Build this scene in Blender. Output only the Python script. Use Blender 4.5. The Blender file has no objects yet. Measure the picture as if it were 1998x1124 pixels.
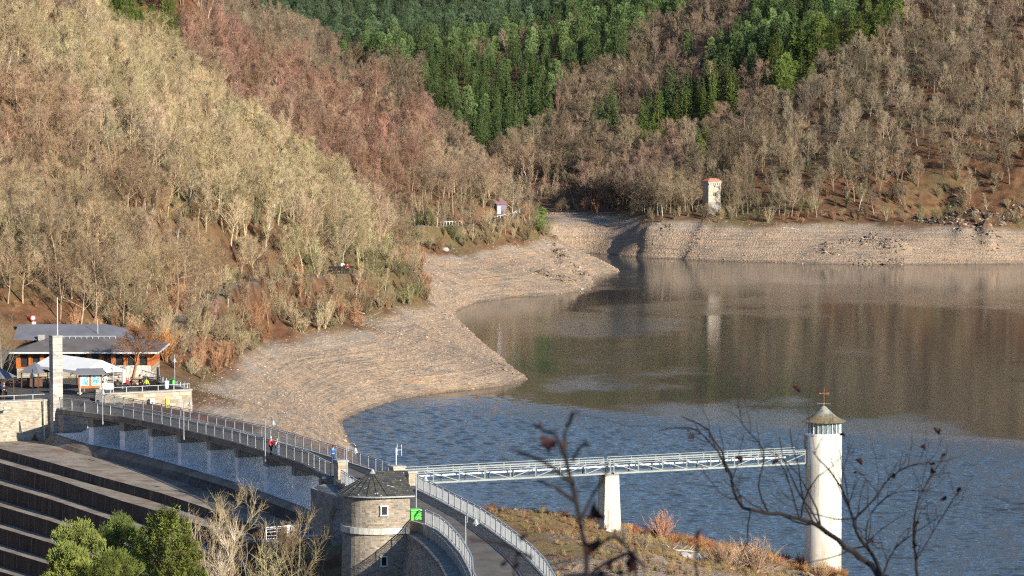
import bpy, math, random
import numpy as np
from mathutils import Vector, Matrix
R = math.radians
SC = bpy.context.scene
COL = SC.collection
# ------------------------------------------------------------------ camera, sky, sun, exposure
F = 6700.0            # focal length in photograph pixels (1998 wide)
H = 50.0              # camera height above the lake
PITCH = math.atan(442.0 / F)
cam = bpy.data.cameras.new('camera'); camo = bpy.data.objects.new('camera', cam); COL.objects.link(camo)
camo.location = (0, 0, H); camo.rotation_euler = (R(90) - PITCH, 0, 0)
cam.sensor_width = 36; cam.lens = 36 * F / 1998.0
cam.clip_start = 0.5; cam.clip_end = 6000
cam.dof.use_dof = True; cam.dof.focus_distance = 420; cam.dof.aperture_fstop = 9.0
SC.camera = camo
SUN_AZ = 41.0         # degrees right of the direction from scene back to the camera
SUN_EL = 22.0
w = bpy.data.worlds.new('World'); SC.world = w; w.use_nodes = True
nt = w.node_tree
sky = nt.nodes.new('ShaderNodeTexSky'); sky.sky_type = 'NISHITA'; sky.sun_disc = False
sdir = Vector((math.sin(R(SUN_AZ)) * math.cos(R(SUN_EL)), -math.cos(R(SUN_AZ)) * math.cos(R(SUN_EL)), math.sin(R(SUN_EL))))
sky.dust_density = 0.0; sky.ozone_density = 4.0; sky.altitude = 300
sky.sun_elevation = R(SUN_EL); sky.sun_rotation = math.atan2(sdir.x, sdir.y)
nt.links.new(sky.outputs[0], nt.nodes['Background'].inputs[0]); nt.nodes['Background'].inputs[1].default_value = 0.105
sl = bpy.data.lights.new('sun', 'SUN'); sl.energy = 5.0; sl.angle = R(0.5); sl.color = (1.0, 0.91, 0.76)
so = bpy.data.objects.new('sun', sl); COL.objects.link(so)
so.rotation_euler = sdir.to_track_quat('Z', 'Y').to_euler()
SC.view_settings.view_transform = 'Standard'; SC.view_settings.look = 'None'
SC.view_settings.exposure = 0.74; SC.view_settings.gamma = 1
SC.cycles.max_bounces = 5; SC.cycles.diffuse_bounces = 2; SC.cycles.transparent_max_bounces = 12
SC.cycles.use_light_tree = False; SC.cycles.sample_clamp_indirect = 4; SC.cycles.glossy_bounces = 2; SC.cycles.transmission_bounces = 2
SC.cycles.use_denoising = False; SC.cycles.pixel_filter_type = 'BLACKMAN_HARRIS'; SC.cycles.filter_width = 1.2
random.seed(7); RNG = np.random.default_rng(11)
FW = Vector((0, math.cos(PITCH), -math.sin(PITCH))); UP = Vector((0, math.sin(PITCH), math.cos(PITCH)))
def ray(px, py):
    return FW + Vector(((px - 999) / F, 0, 0)) + UP * (-(py - 562) / F)
def P(px, py, z):      # photograph pixel on the level z -> world x, y
    d = ray(px, py); t = (z - H) / d.z; return (d.x * t, d.y * t)
def Q(px, py, Y):      # photograph pixel at depth Y -> world point
    d = ray(px, py); t = Y / d.y; return Vector((d.x * t, Y, H + d.z * t))
def proj(x, y, z):     # arrays -> photograph pixels
    dz = z - H; c = math.cos(PITCH); s = math.sin(PITCH)
    f = y * c - dz * s; u = y * s + dz * c
    return 999 + F * x / f, 562 - F * u / f
# ------------------------------------------------------------------ helpers
def tag(o, label=None, cat=None, group=None, kind=None):
    if label: o['label'] = label
    if cat: o['category'] = cat
    if group: o['group'] = group
    if kind: o['kind'] = kind
    return o
def empty(name, loc, label, cat, group=None, rz=0.0):
    o = bpy.data.objects.new(name, None); COL.objects.link(o); o.location = loc
    o.rotation_euler = (0, 0, rz); o.empty_display_size = 0.2
    bpy.context.view_layer.update() if False else None
    return tag(o, label, cat, group)
class MB:
    """collects shapes in world coordinates; build() links them as one mesh object"""
    def __init__(s): s.v = []; s.f = []; s.m = []
    def add(s, vs, fs, m=0):
        k = len(s.v); s.v += [tuple(v) for v in vs]; s.f += [tuple(i + k for i in f) for f in fs]; s.m += [m] * len(fs)
    def box(s, c, sz, rz=0.0, m=0, top=1.0):
        cx, cy, cz = c; hx, hy, hz = sz[0] / 2, sz[1] / 2, sz[2] / 2; ca, sa = math.cos(rz), math.sin(rz); vs = []
        for z, k in ((-hz, 1.0), (hz, top)):
            for x, y in ((-hx, -hy), (hx, -hy), (hx, hy), (-hx, hy)):
                x *= k; y *= k; vs.append((cx + x * ca - y * sa, cy + x * sa + y * ca, cz + z))
        s.add(vs, [(3, 2, 1, 0), (4, 5, 6, 7), (0, 1, 5, 4), (1, 2, 6, 5), (2, 3, 7, 6), (3, 0, 4, 7)], m)
    def bar(s, a, b, wd, ht=None, m=0):
        ht = ht or wd; a = Vector(a); b = Vector(b); d = (b - a)
        if d.length < 1e-6: return
        d.normalize(); x = d.cross(Vector((0, 0, 1)))
        if x.length < 1e-3: x = Vector((1, 0, 0))
        x.normalize(); y = x.cross(d); vs = []
        for p in (a, b):
            for i, j in ((-1, -1), (1, -1), (1, 1), (-1, 1)): vs.append(p + x * (i * wd / 2) + y * (j * ht / 2))
        s.add(vs, [(3, 2, 1, 0), (4, 5, 6, 7), (0, 1, 5, 4), (1, 2, 6, 5), (2, 3, 7, 6), (3, 0, 4, 7)], m)
    def tube(s, pts, rad, n=8, m=0, cap=True):
        pts = [Vector(p) for p in pts]; rs = rad if isinstance(rad, (list, tuple)) else [rad] * len(pts); k = len(pts); vs = []
        for i, p in enumerate(pts):
            d = (pts[min(i + 1, k - 1)] - pts[max(i - 1, 0)]).normalized()
            x = d.cross(Vector((0.3, 0.2, 1)) if abs(d.z) < .9 else Vector((1, 0, 0))).normalized(); y = d.cross(x)
            for j in range(n):
                a = 2 * math.pi * j / n; vs.append(p + (x * math.cos(a) + y * math.sin(a)) * rs[i])
        fs = [(i * n + j, i * n + (j + 1) % n, (i + 1) * n + (j + 1) % n, (i + 1) * n + j) for i in range(k - 1) for j in range(n)]
        if cap: fs += [tuple(range(n))[::-1], tuple(range((k - 1) * n, k * n))]
        s.add(vs, fs, m)
    def lathe(s, c, prof, n=24, m=0, a0=0.0, a1=2 * math.pi):
        full = abs(a1 - a0 - 2 * math.pi) < 1e-6; k = n if full else n + 1; vs = []
        for r, z in prof:
            for j in range(k):
                a = a0 + (a1 - a0) * j / n; vs.append((c[0] + r * math.cos(a), c[1] + r * math.sin(a), c[2] + z))
        fs = []
        for i in range(len(prof) - 1):
            for j in range(n):
                j2 = (j + 1) % k; fs.append((i * k + j, i * k + j2, (i + 1) * k + j2, (i + 1) * k + j))
        s.add(vs, fs, m)
    def prism(s, poly, z0, z1, m=0):
        n = len(poly); ar = sum(poly[i][0] * poly[(i + 1) % n][1] - poly[(i + 1) % n][0] * poly[i][1] for i in range(n))
        if ar < 0: poly = poly[::-1]
        vs = [(x, y, z0) for x, y in poly] + [(x, y, z1) for x, y in poly]
        s.add(vs, [tuple(range(n))[::-1], tuple(range(n, 2 * n))] + [(i, (i + 1) % n, n + (i + 1) % n, n + i) for i in range(n)], m)
    def build(s, name, mat, parent=None, smooth=False):
        me = bpy.data.meshes.new(name); me.from_pydata(s.v, [], s.f)
        for mt in (mat if isinstance(mat, (list, tuple)) else [mat]): me.materials.append(mt)
        if any(s.m): me.polygons.foreach_set('material_index', s.m)
        if smooth: me.polygons.foreach_set('use_smooth', [True] * len(me.polygons))
        me.update()
        o = bpy.data.objects.new(name, me); COL.objects.link(o)
        if parent is not None:
            o.parent = parent; root = parent
            while root.parent is not None: root = root.parent
            if not s_local(s):
                mw = Matrix.Translation(root.location) @ root.rotation_euler.to_matrix().to_4x4()
                me.transform(mw.inverted())
        return o
def s_local(s): return getattr(s, 'local', False)
def LMB():
    m = MB(); m.local = True; return m
def copy_tree(o, loc=None, rz=None, label=None, parent=None, scale=None):
    c = o.copy(); COL.objects.link(c)
    if parent is not None: c.parent = parent
    if loc is not None: c.location = loc
    if rz is not None: c.rotation_euler = (0, 0, rz)
    if scale is not None: c.scale = scale
    if label: c['label'] = label
    for ch in list(o.children): copy_tree(ch, parent=c)
    return c
# ------------------------------------------------------------------ materials
def mat(name, col=(0.5, 0.5, 0.5), rough=0.8, metal=0.0, noise=0.0, nscale=3.0, bump=0.0, bscale=20.0, col2=None, spec=0.3, coord='Object'):
    m = bpy.data.materials.new(name); m.use_nodes = True; n = m.node_tree; b = n.nodes['Principled BSDF']
    b.inputs['Base Color'].default_value = (*col, 1); b.inputs['Roughness'].default_value = rough
    b.inputs['Metallic'].default_value = metal; b.inputs['Specular IOR Level'].default_value = spec
    tc = n.nodes.new('ShaderNodeNewGeometry') if coord == 'World' else n.nodes.new('ShaderNodeTexCoord')
    co = tc.outputs['Position'] if coord == 'World' else tc.outputs['Object']
    if noise > 0 or col2:
        t = n.nodes.new('ShaderNodeTexNoise'); t.inputs['Scale'].default_value = nscale; t.inputs['Detail'].default_value = 6
        t.inputs['Roughness'].default_value = 0.65
        n.links.new(co, t.inputs['Vector']); r = n.nodes.new('ShaderNodeValToRGB')
        c2 = col2 if col2 else tuple(max(0, c * (1 - noise)) for c in col); c1 = col if col2 else tuple(min(1, c * (1 + noise)) for c in col)
        r.color_ramp.elements[0].position = 0.35; r.color_ramp.elements[1].position = 0.65
        r.color_ramp.elements[0].color = (*c2, 1); r.color_ramp.elements[1].color = (*c1, 1)
        n.links.new(t.outputs[0], r.inputs[0]); n.links.new(r.outputs[0], b.inputs['Base Color'])
    if bump > 0:
        t2 = n.nodes.new('ShaderNodeTexNoise'); t2.inputs['Scale'].default_value = bscale; t2.inputs['Detail'].default_value = 5
        n.links.new(co, t2.inputs['Vector']); bp = n.nodes.new('ShaderNodeBump'); bp.inputs['Strength'].default_value = bump
        bp.inputs['Distance'].default_value = 0.1
        n.links.new(t2.outputs[0], bp.inputs['Height']); n.links.new(bp.outputs[0], b.inputs['Normal'])
    return m
class NG:              # tiny node-graph writer
    def __init__(s, name):
        s.m = bpy.data.materials.new(name); s.m.use_nodes = True; s.n = s.m.node_tree; s.b = s.n.nodes['Principled BSDF']
        s.b.inputs['Specular IOR Level'].default_value = 0.25
    def node(s, t, props=None, **inp):
        x = s.n.nodes.new(t)
        for k, v in (props or {}).items(): setattr(x, k, v)
        for k, v in inp.items():
            key = int(k[1:]) if k[0] == '_' else k.replace('_', ' ')
            s.put(x.inputs[key], v)
        return x
    def put(s, sock, v):
        if hasattr(v, 'is_output'): s.n.links.new(v, sock)
        elif hasattr(v, 'outputs'): s.n.links.new(v.outputs[0], sock)
        else: sock.default_value = v
    def math(s, op, a, b=0.0, c=None, clamp=False):
        x = s.node('ShaderNodeMath', {'operation': op, 'use_clamp': clamp}, _0=a, _1=b)
        if c is not None: s.put(x.inputs[2], c)
        return x.outputs[0]
    def mix(s, f, a, b, bt='MIX'):
        x = s.node('ShaderNodeMix', {'data_type': 'RGBA', 'blend_type': bt})
        s.put(x.inputs[0], f); s.put(x.inputs[6], a if not isinstance(a, tuple) else (*a[:3], 1)); s.put(x.inputs[7], b if not isinstance(b, tuple) else (*b[:3], 1))
        return x.outputs[2]
    def ramp(s, f, stops):
        x = s.node('ShaderNodeValToRGB', Fac=f); e = x.color_ramp.elements
        while len(e) < len(stops): e.new(0.5)
        for k, (p, c) in enumerate(stops):
            e[k].position = p; e[k].color = (*(c if isinstance(c, tuple) else (c, c, c)), 1)
        return x.outputs[0]
    def step(s, x, a, b):
        y = s.node('ShaderNodeMapRange', {'interpolation_type': 'SMOOTHSTEP'}, Value=x); y.inputs[1].default_value = a; y.inputs[2].default_value = b
        return y.outputs[0]
    def noise(s, co, sc, det=5, rough=0.6, out=0):
        return s.node('ShaderNodeTexNoise', Vector=co, Scale=sc, Detail=float(det), Roughness=rough).outputs[out]
    def scaled(s, co, v):
        return s.node('ShaderNodeVectorMath', {'operation': 'MULTIPLY'}, _0=co, _1=v).outputs[0]
# ------------------------------------------------------------------ terrain
ZP = 8.3   # full pool level
def pl(pts, z): return [P(x, y, z) for x, y in pts]
W_LEFT = pl([(665,822),(700,803),(740,790),(800,775),(880,765),(950,757),(1000,750),(1028,740),(1026,731),(1000,715),(960,685),(925,655),(885,622),(888,606),(930,590),(1000,580),(1080,576),(1155,566),(1163,558),(1150,546),(1180,537),(1210,530)], 0)
W_LEFT = [(-7, 334), (-10, 350), (-14, 385), (-17.5, 415), (-21, 445)] + W_LEFT + [(25, 832), (12, 850), (-5, 865), (-40, 880), (-90, 900)]
W_FAR = [(-90, 930), (-40, 912), (-5, 902)] + pl([(1145,494),(1200,497),(1250,501),(1320,505),(1400,509),(1500,512),(1600,515),(1700,516),(1800,516),(1900,515),(1998,514)], 0) + [(150, 855), (175, 830), (190, 780), (200, 700), (205, 600), (200, 500), (180, 400), (160, 300), (140, 200), (130, 120)]
W_NEAR = [(-3, 345), (4, 350), (12, 350), (20, 346), (27, 341), (33, 332), (36, 315), (38, 290), (42, 250), (55, 200), (75, 160), (105, 125)]
PL_LEFT = pl([(350,680),(420,663),(500,645),(600,628),(700,612),(780,602),(836,598)], ZP) + [(-15, 610), (-17, 640), (-19, 675)] + pl([(812,502),(850,494),(900,489),(970,482),(1030,476),(1062,462),(1076,452)], ZP) + [(2, 826), (-20, 850), (-60, 872), (-90, 885)]
PL_FAR = [(-90, 950), (-40, 938), (-5, 935)] + pl([(1075,432),(1120,422),(1200,428),(1260,440),(1310,440),(1400,442),(1500,443),(1600,443),(1700,442),(1850,436),(1998,442)], 8.0) + [(150, 885), (190, 860), (215, 790), (225, 700), (230, 600), (225, 480), (205, 380)]
def dens(pts, d=7.0):
    out = []
    for a, b in zip(pts, pts[1:]):
        n = max(1, int(math.hypot(b[0]-a[0], b[1]-a[1]) / d))
        out += [(a[0] + (b[0]-a[0]) * i / n, a[1] + (b[1]-a[1]) * i / n) for i in range(n)]
    return out + [pts[-1]]
CP = []
for L, z in ((W_LEFT, 0), (W_FAR, 0), (W_NEAR, 0), (PL_LEFT, ZP), (PL_FAR, 8.0)):
    CP += [(x, y, z) for x, y in dens(L)]
# lake bed
for x, y in [(-12,420),(-10,460),(0,480),(0,510),(10,400),(25,380),(20,440),(30,480),(40,350),(45,300),(55,260),(60,350),(60,430),(50,520),(20,540),(16,560),(20,600),(0,620),(-2,640),(30,650),(60,600),(70,700),(40,700),(20,680),(10,690),(35,760),(60,780),(90,780),(45,830),(60,830),(100,820),(140,790),(150,700),(140,600),(140,500),(120,400),(100,300),(95,200),(100,165),(0,880),(-40,896),(25,866),(-60,905),(110,220),(5,375)]:
    CP.append((x, y, -9.0))
# hills: (photo x, photo y, depth) of ground points
def G(px, py, Y, dz=0.0):
    p = Q(px, py, Y); CP.append((p.x, p.y, p.z + dz))
for a in [ # near spur: foot path, face, crest
    (330,665,462),(420,640,492),(520,610,520),(620,590,540),(720,575,560),(800,560,580),(830,590,584),
    (300,560,478),(400,545,498),(520,540,532),(620,530,556),(700,520,578),(780,520,598),
    (150,560,455),(0,560,448),(0,440,474),(150,440,484),(300,440,512),(420,430,536),(540,430,562),(650,460,584),(720,500,596),
    (0,300,508),(150,300,522),(300,310,548),(430,350,580),(540,400,600),
    (0,150,545),(120,160,560),(240,190,585),(350,260,605),
    (0,30,578),(100,40,600),(180,100,620),
    (-300,560,430),(-300,300,480),(-300,100,530),(-600,300,450),(-600,600,400),(-300,-100,590),(0,-100,620)]: G(*a)
for a in [ # gully behind the near spur, hidden
    (300,300,700),(450,400,705),(600,480,700),(700,530,690),(150,200,705),(0,100,715)]: G(*a)
for a in [ # second spur: face and crest
    (850,470,745),(900,450,768),(970,445,782),(1030,440,796),(1040,425,812),
    (820,420,762),(900,420,784),(980,420,803),(700,340,772),(800,350,790),(880,360,812),
    (600,260,800),(700,260,820),(800,260,835),(500,180,830),(600,160,850),(400,110,860),(500,110,885),(300,30,890)]: G(*a)
def crest(pts):
    q = [Q(*p) for p in pts]
    for a, b in zip(q, q[1:]):
        n = max(1, int((b - a).length / 9))
        for i in range(n): c = a.lerp(b, i / n); CP.append((c.x, c.y, c.z))
crest([(1050,430,806),(1000,412,815),(965,395,822),(930,345,838),(860,255,855),(800,185,870),(740,150,885),(620,95,910),(490,55,935),(380,5,955),(250,-60,975),(100,-120,1000)])
crest([(800,560,598),(785,520,608),(740,470,618),(640,400,632),(540,335,645),(440,268,655),(350,190,664),(250,90,676),(200,30,684),(120,-40,696),(0,-110,710)])
for a in [ # behind the second spur, hidden valley
    (900,420,890),(960,440,900),(800,420,960),(650,330,1010),(500,200,1060)]: G(*a)
for a in [ # far slope beyond the lake
    (1075,400,962),(1150,395,962),(1250,412,905),(1310,415,892),(1400,418,902),(1500,420,886),(1600,422,880),(1750,420,876),(1900,410,872),(1998,420,870),
    (1080,320,1000),(1180,320,990),(1280,330,960),(1400,330,930),(1550,330,915),(1700,330,905),(1850,330,900),(1998,330,895),
    (1000,300,1030),(960,270,1070),(1080,230,1050),(1200,230,1035),(1320,230,1005),(1450,230,975),(1600,230,950),(1800,230,935),(1998,230,930),
    (900,200,1120),(1000,170,1120),(1120,150,1110),(1250,130,1085),(1400,120,1050),(1550,110,1010),(1700,110,985),(1850,110,970),(1998,110,962),
    (830,130,1190),(920,110,1200),(1050,80,1190),(1200,50,1170),(1350,30,1130),(1500,0,1080),(1700,0,1035),(1850,0,1012),(1998,0,1000),
    (760,120,1330),(700,90,1370),(600,60,1400),(900,60,1420),(1050,30,1430),(800,90,1345),(500,30,1430),(1000,70,1330),
    (600,-60,1520),(900,-60,1520),(1200,-60,1500),(1200,-10,1280),(1400,-60,1240),(1700,-100,1150),(1998,-100,1100),(300,-60,1500)]: G(*a)
CP += [(-300,1500,150),(-150,1600,150),(100,1650,170),(300,1400,190),(350,1100,150),(320,900,110),(330,700,100),(330,500,95),(300,350,80),(260,250,60),(-300,1100,130),(-250,800,120),(-220,600,110),(-180,450,70),(-160,350,45),
       (0,1600,165),(200,1500,180),(-200,300,25),(-120,380,14),(-95,400,12)]
# dam surroundings
CP += [(-60,396,11),(-52,402,11),(-44,404,11),(-60,410,11.1),(-50,415,11.1),(-48,425,11.1),(-60,425,11.1),(-70,405,11),(-75,420,11.2),(-55,436,11.4),(-66,436,11.6),(-80,395,11),
       (-36,405,7.8),(-33,425,7.5),(-40,440,8.3),(-30,400,7.2),(-28,385,7),(-24,375,6.8),(-19,360,6.4),(-16,348,6),(-29,440,5),(-27,460,2.8),
       (-2,335,6.5),(3,340,5),(8,331,4.5),(14,331,3.3),(20,331,2.0),(27,331,0.8),(0,318,8.4),(5,300,8.5),(10,310,5.8),(18,315,3.4),(26,318,1.6),(6,285,8.6),(12,290,7),(20,295,4.5),(8,265,9),(15,265,6),(10,240,9),(30,300,2),(20,250,4),(30,220,3),(50,170,4),(10,220,11)]
CP += [(-20,305,6.5),(-24,300,4.5),(-21,296,3.5),(-16,292,1),(-26,290,-1),(-30,280,-2),(-20,275,-4),(-12,270,-6),(-8,255,-7),(-5,235,-6),(-35,270,0.5),(-45,262,1),(-30,255,1),(-50,280,-6),(-60,300,-10),(-45,310,-10),(-70,330,-12),(-80,350,-8),(-100,350,0),
       (-40,235,5),(-20,235,2),(-60,230,4),(-20,200,10),(0,200,10),(-50,190,14),(0,150,20),(-40,150,22),(40,150,14),(0,100,24),(-40,100,25),(40,90,24),(0,60,31),(-50,50,32),(50,50,31),(0,20,41),(0,-20,52),(-60,0,55),(60,0,46),(-120,150,35),(-120,50,55),(-120,250,20),(120,40,25),(0,-80,60),(-120,-60,70),(120,-60,45)]
CP = np.array(CP)
def rbf_fit(C):
    X = C[:, :2] / 100; n = len(X)
    D = np.sqrt(((X[:, None] - X[None]) ** 2).sum(-1))
    A = np.zeros((n + 3, n + 3)); A[:n, :n] = D - np.eye(n) * 0.006; A[:n, n] = 1; A[:n, n+1:] = X; A[n, :n] = 1; A[n+1:, :n] = X.T
    b = np.zeros(n + 3); b[:n] = C[:, 2]
    return np.linalg.solve(A, b), X
RC, RX = rbf_fit(CP)
def base_h(x, y):
    x = np.asarray(x, float).ravel(); y = np.asarray(y, float).ravel(); out = np.empty(len(x)); n = len(RX)
    for i in range(0, len(x), 20000):
        q = np.stack([x[i:i+20000], y[i:i+20000]], 1) / 100
        D = np.sqrt(((q[:, None] - RX[None]) ** 2).sum(-1))
        out[i:i+20000] = D @ RC[:n] + RC[n] + q @ RC[n+1:]
    return out
def vnoise(x, y, sc, seed=0):       # smooth value noise
    x = x / sc + 137.0; y = y / sc + 91.0; xi = np.floor(x).astype(np.int64); yi = np.floor(y).astype(np.int64); fx = x - xi; fy = y - yi
    fx = fx * fx * (3 - 2 * fx); fy = fy * fy * (3 - 2 * fy)
    def h(a, b):
        k = (a * 374761393 + b * 668265263 + seed * 974634777) & 0x7fffffff; k = ((k ^ (k >> 13)) * 1274126177) & 0x7fffffff
        return ((k ^ (k >> 16)) & 0xffff) / 65535.0
    return (h(xi, yi) * (1-fx) + h(xi+1, yi) * fx) * (1-fy) + (h(xi, yi+1) * (1-fx) + h(xi+1, yi+1) * fx) * fy - 0.5
def poly_dist(x, y, pts):
    best = np.full(len(x), 1e9); sgn = np.zeros(len(x)); tt = np.zeros(len(x)); L = 0
    for a, b in zip(pts, pts[1:]):
        dx, dy = b[0]-a[0], b[1]-a[1]; l = math.hypot(dx, dy); t = np.clip(((x-a[0])*dx + (y-a[1])*dy) / (l*l), 0, 1)
        px = a[0] + t*dx; py = a[1] + t*dy; d = np.hypot(x-px, y-py); cr = (dx*(y-a[1]) - dy*(x-a[0])) / l
        m = d < best; best[m] = d[m]; sgn[m] = np.sign(cr[m]); tt[m] = L + t[m]*l; L += l
    return best, sgn, tt
# the two edges of the road on the dam crest (level z = 11.3)
ZD = 11.3
NEAR_E = pl([(115.6,799.6),(175,806.6),(245,815),(315,829),(385,845),(455.5,862.6),(525.6,883.6),(595.7,906.4),(644.7,931)], ZD)
FAR_E = pl([(186,789),(280,806),(365,822.5),(448,841),(525,859),(600,880),(665,899.5),(726,919),(770,938)], ZD)
R_LEFT = pl([(827,1025),(853,1037),(873,1054),(897,1081.5),(912.5,1109),(919,1124)], ZD) + [(-2.95, 250), (-2.2, 242), (-0.9, 230)]
R_RIGHT = pl([(818.6,955.8),(859.6,975.7),(897,996),(941.5,1020),(975.7,1044),(1010,1069.6),(1040.6,1095),(1068,1124)], ZD) + [(3.2, 250), (3.9, 240), (4.8, 230)]
# the footpaths cut in the slope
PATH1 = [tuple(Q(x, y, Y)) for x, y, Y in ((330,640,470),(400,590,488),(450,555,506),(520,545,530),(600,538,548),(660,534,562),(720,532,578),(790,530,594),(812,525,612))]
PATH2 = [tuple(Q(x, y, Y)) for x, y, Y in ((820,440,752),(860,442,762),(900,440,773),(950,434,785),(1000,424,798),(1020,412,815),(1000,404,832))]
def height(x, y):
    x = np.asarray(x, float).ravel(); y = np.asarray(y, float).ravel(); z = base_h(x, y)
    up = np.clip((z - 9) / 6, 0, 1); sh = np.clip((z + 1) / 2, 0, 1) * np.clip((ZP + 1.5 - z) / 2, 0, 1)
    z = z + up * (vnoise(x, y, 26, 1) * 3.4 + vnoise(x, y, 9, 2) * 1.3 + vnoise(x, y, 4, 3) * 0.5)
    # wave-cut terraces and ledges on the drawn-down shore
    t = (z + vnoise(x, y, 14, 5) * 0.5) / 0.85; fr = t - np.floor(t)
    amp = 0.45 + vnoise(x, y, 30, 9) * 0.6
    z = z + sh * 0.55 * amp * (np.clip(fr * 1.9, 0, 1) - fr)
    z = z + sh * (vnoise(x, y, 11, 6) * 0.5 + vnoise(x, y, 2.6, 7) * 0.22 + vnoise(x, y, 1.1, 8) * 0.16)
    # rock ribs running down the far shore and the two points
    for (ax, ay, bx, by, wd, am) in RIBS:
        d, s, tt = poly_dist(x, y, [(ax, ay), (bx, by)])
        k = np.exp(-(d / wd) ** 2) * np.clip((z + 1) * 0.8, 0, 1)
        z = z + k * am * (0.45 + 1.7 * np.abs(vnoise(x, y, 1.7, 21)) + vnoise(x, y, 3.5, 22) * 1.6)
    for pth in (PATH1, PATH2):
        d, s, tt = poly_dist(x, y, [p[:2] for p in pth]); Ls = [0]
        for a, b in zip(pth, pth[1:]): Ls.append(Ls[-1] + math.hypot(b[0]-a[0], b[1]-a[1]))
        zp = np.interp(tt, Ls, [p[2] for p in pth]); k = np.clip((3.0 - d) / 1.4, 0, 1); z = z * (1-k) + zp * k
    # terrace by the restaurant
    k = np.clip((x + 84) / 3, 0, 1) * np.clip((-40.5 - (y - 403) * 0.45 - x) / 1.0, 0, 1) * np.clip((y - np.where(x < -48.5, 391.0, 396.2 + (x + 47.8) * .555)) / 0.8, 0, 1) * np.clip((436 - y) / 2, 0, 1)
    z = z * (1-k) + (ZD - 0.25) * k
    # keep below the spillway, the road and the dam body
    d, s, tt = poly_dist(x, y, [(-66, 405)] + NEAR_E + [(-15, 316)]); off = -s * d          # + is downstream (left / towards the camera)
    fr_ = y < 388.2 + (x + 52.4) * .2
    inr = (tt < 98) & (off > -7.0) & (fr_ | (x > -51.5)) & (y < 392 + (x + 52) * .5)
    cap_ = np.where(off < 6.5, 5.4, 4.6 - (off - 6.5) * 1.02); cap_ = np.maximum(cap_, -14) + np.clip(off - 36, 0, 99)
    wl = np.clip((off + 7.0) / 1.0, 0, 1)
    z = np.where(inr & (off < 55), np.minimum(z, cap_ * wl + z * (1-wl)), z)
    d, s, tt = poly_dist(x, y, R_RIGHT); z = np.where((d < 1.0) | ((s > 0) & False), np.minimum(z, 9.5), z)
    d, s, tt = poly_dist(x, y, R_LEFT); z = np.where((d < 6.2) & (s < 0), np.minimum(z, 9.0), z)
    return z
RIBS = []
def rib(p, q, wd, am, zt=8.0, zb=0.0):
    a = P(*p, zt); b = P(*q, zb); RIBS.append((a[0], a[1], b[0], b[1], wd, am))
rib((1395,442),(1340,495),1.2,.7,7.5,1.5); rib((1318,442),(1285,478),1.3,.8,7.8,3); rib((1620,495),(1618,512),2.2,1.0,2,0)
rib((1680,470),(1760,512),2.2,1.5,5,0); rib((1650,455),(1700,490),1.8,1.0,7,2.5); rib((1820,440),(1880,505),1.6,1.7,8,.5); rib((1870,435),(1935,512),1.9,2.2,8,0)
rib((1900,440),(1960,500),1.5,1.4,8,1); rib((1780,448),(1830,490),1.3,1.2,7,2); rib((1950,440),(1990,480),1.5,1.3,8,2.5); rib((1670,512),(1760,514),1.6,1.0,.4,.2)
rib((1078,470),(1105,530),1.8,1.2,7,2.5); rib((1060,535),(1120,562),1.6,1.1,3,.5); rib((1090,500),(1150,548),1.4,1.2,5,.3); rib((850,598),(900,660),1.2,.6,8,1.5)
rib((960,700),(1010,738),1.2,.5,3,.3)
def axis(segs):
    out = []
    for a, b, st in segs:
        n = max(1, int(round((b - a) / st))); out += [a + (b - a) * i / n for i in range(n)]
    return np.array(out + [segs[-1][1]])
gx = axis([(-4000,-1000,600),(-1000,-400,100),(-400,-180,20),(-180,-110,5),(-110,-60,1.6),(-60,45,0.85),(45,150,1.2),(150,300,12),(300,1000,100),(1000,4000,600)])
gy = axis([(-3000,-400,400),(-400,-40,30),(-40,200,10),(200,235,4),(235,620,1.1),(620,900,1.3),(900,1250,2.6),(1250,1600,6),(1600,2400,80),(2400,6000,600)])
NX, NY = len(gx), len(gy)
GX, GY = np.meshgrid(gx, gy); FX = GX.ravel(); FY = GY.ravel()
core = (np.abs(FX) < 420) & (FY > -100) & (FY < 1700)
FZ = np.empty(len(FX)); FZ[core] = height(FX[core], FY[core])
cx = np.clip(FX[~core], -400, 400); cy = np.clip(FY[~core], -90, 1690); FZ[~core] = np.clip(base_h(cx, cy), 60, 260)
GZ = FZ.reshape(NY, NX)
def hz(x, y):            # bilinear lookup in the finished mesh
    x = np.atleast_1d(np.asarray(x, float)); y = np.atleast_1d(np.asarray(y, float))
    i = np.clip(np.searchsorted(gx, x) - 1, 0, NX-2); j = np.clip(np.searchsorted(gy, y) - 1, 0, NY-2)
    fx = (x - gx[i]) / (gx[i+1] - gx[i]); fy = (y - gy[j]) / (gy[j+1] - gy[j])
    return (GZ[j, i]*(1-fx) + GZ[j, i+1]*fx)*(1-fy) + (GZ[j+1, i]*(1-fx) + GZ[j+1, i+1]*fx)*fy
def ground(x, y): return float(hz(x, y)[0])
def hit(px, py, y0=240, y1=1500):      # where a line of sight meets the land
    d = ray(px, py); t = np.arange(y0, y1, 1.0) / d.y; z = H + d.z * t; g = hz(d.x * t, d.y * t); k = np.argmax(g > z)
    return (float(d.x * t[k]), float(d.y * t[k]), float(g[k]))
me = bpy.data.meshes.new('ground')
me.vertices.add(NX*NY); me.vertices.foreach_set('co', np.stack([FX, FY, FZ], 1).ravel())
I = (np.arange(NY-1)[:, None] * NX + np.arange(NX-1)[None]).ravel(); quads = np.stack([I, I+1, I+NX+1, I+NX], 1)
me.loops.add(len(quads)*4); me.loops.foreach_set('vertex_index', quads.ravel()); me.polygons.add(len(quads))
me.polygons.foreach_set('loop_start', np.arange(0, len(quads)*4, 4)); me.update(); me.validate()
me.polygons.foreach_set('use_smooth', [True]*len(me.polygons))
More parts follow.
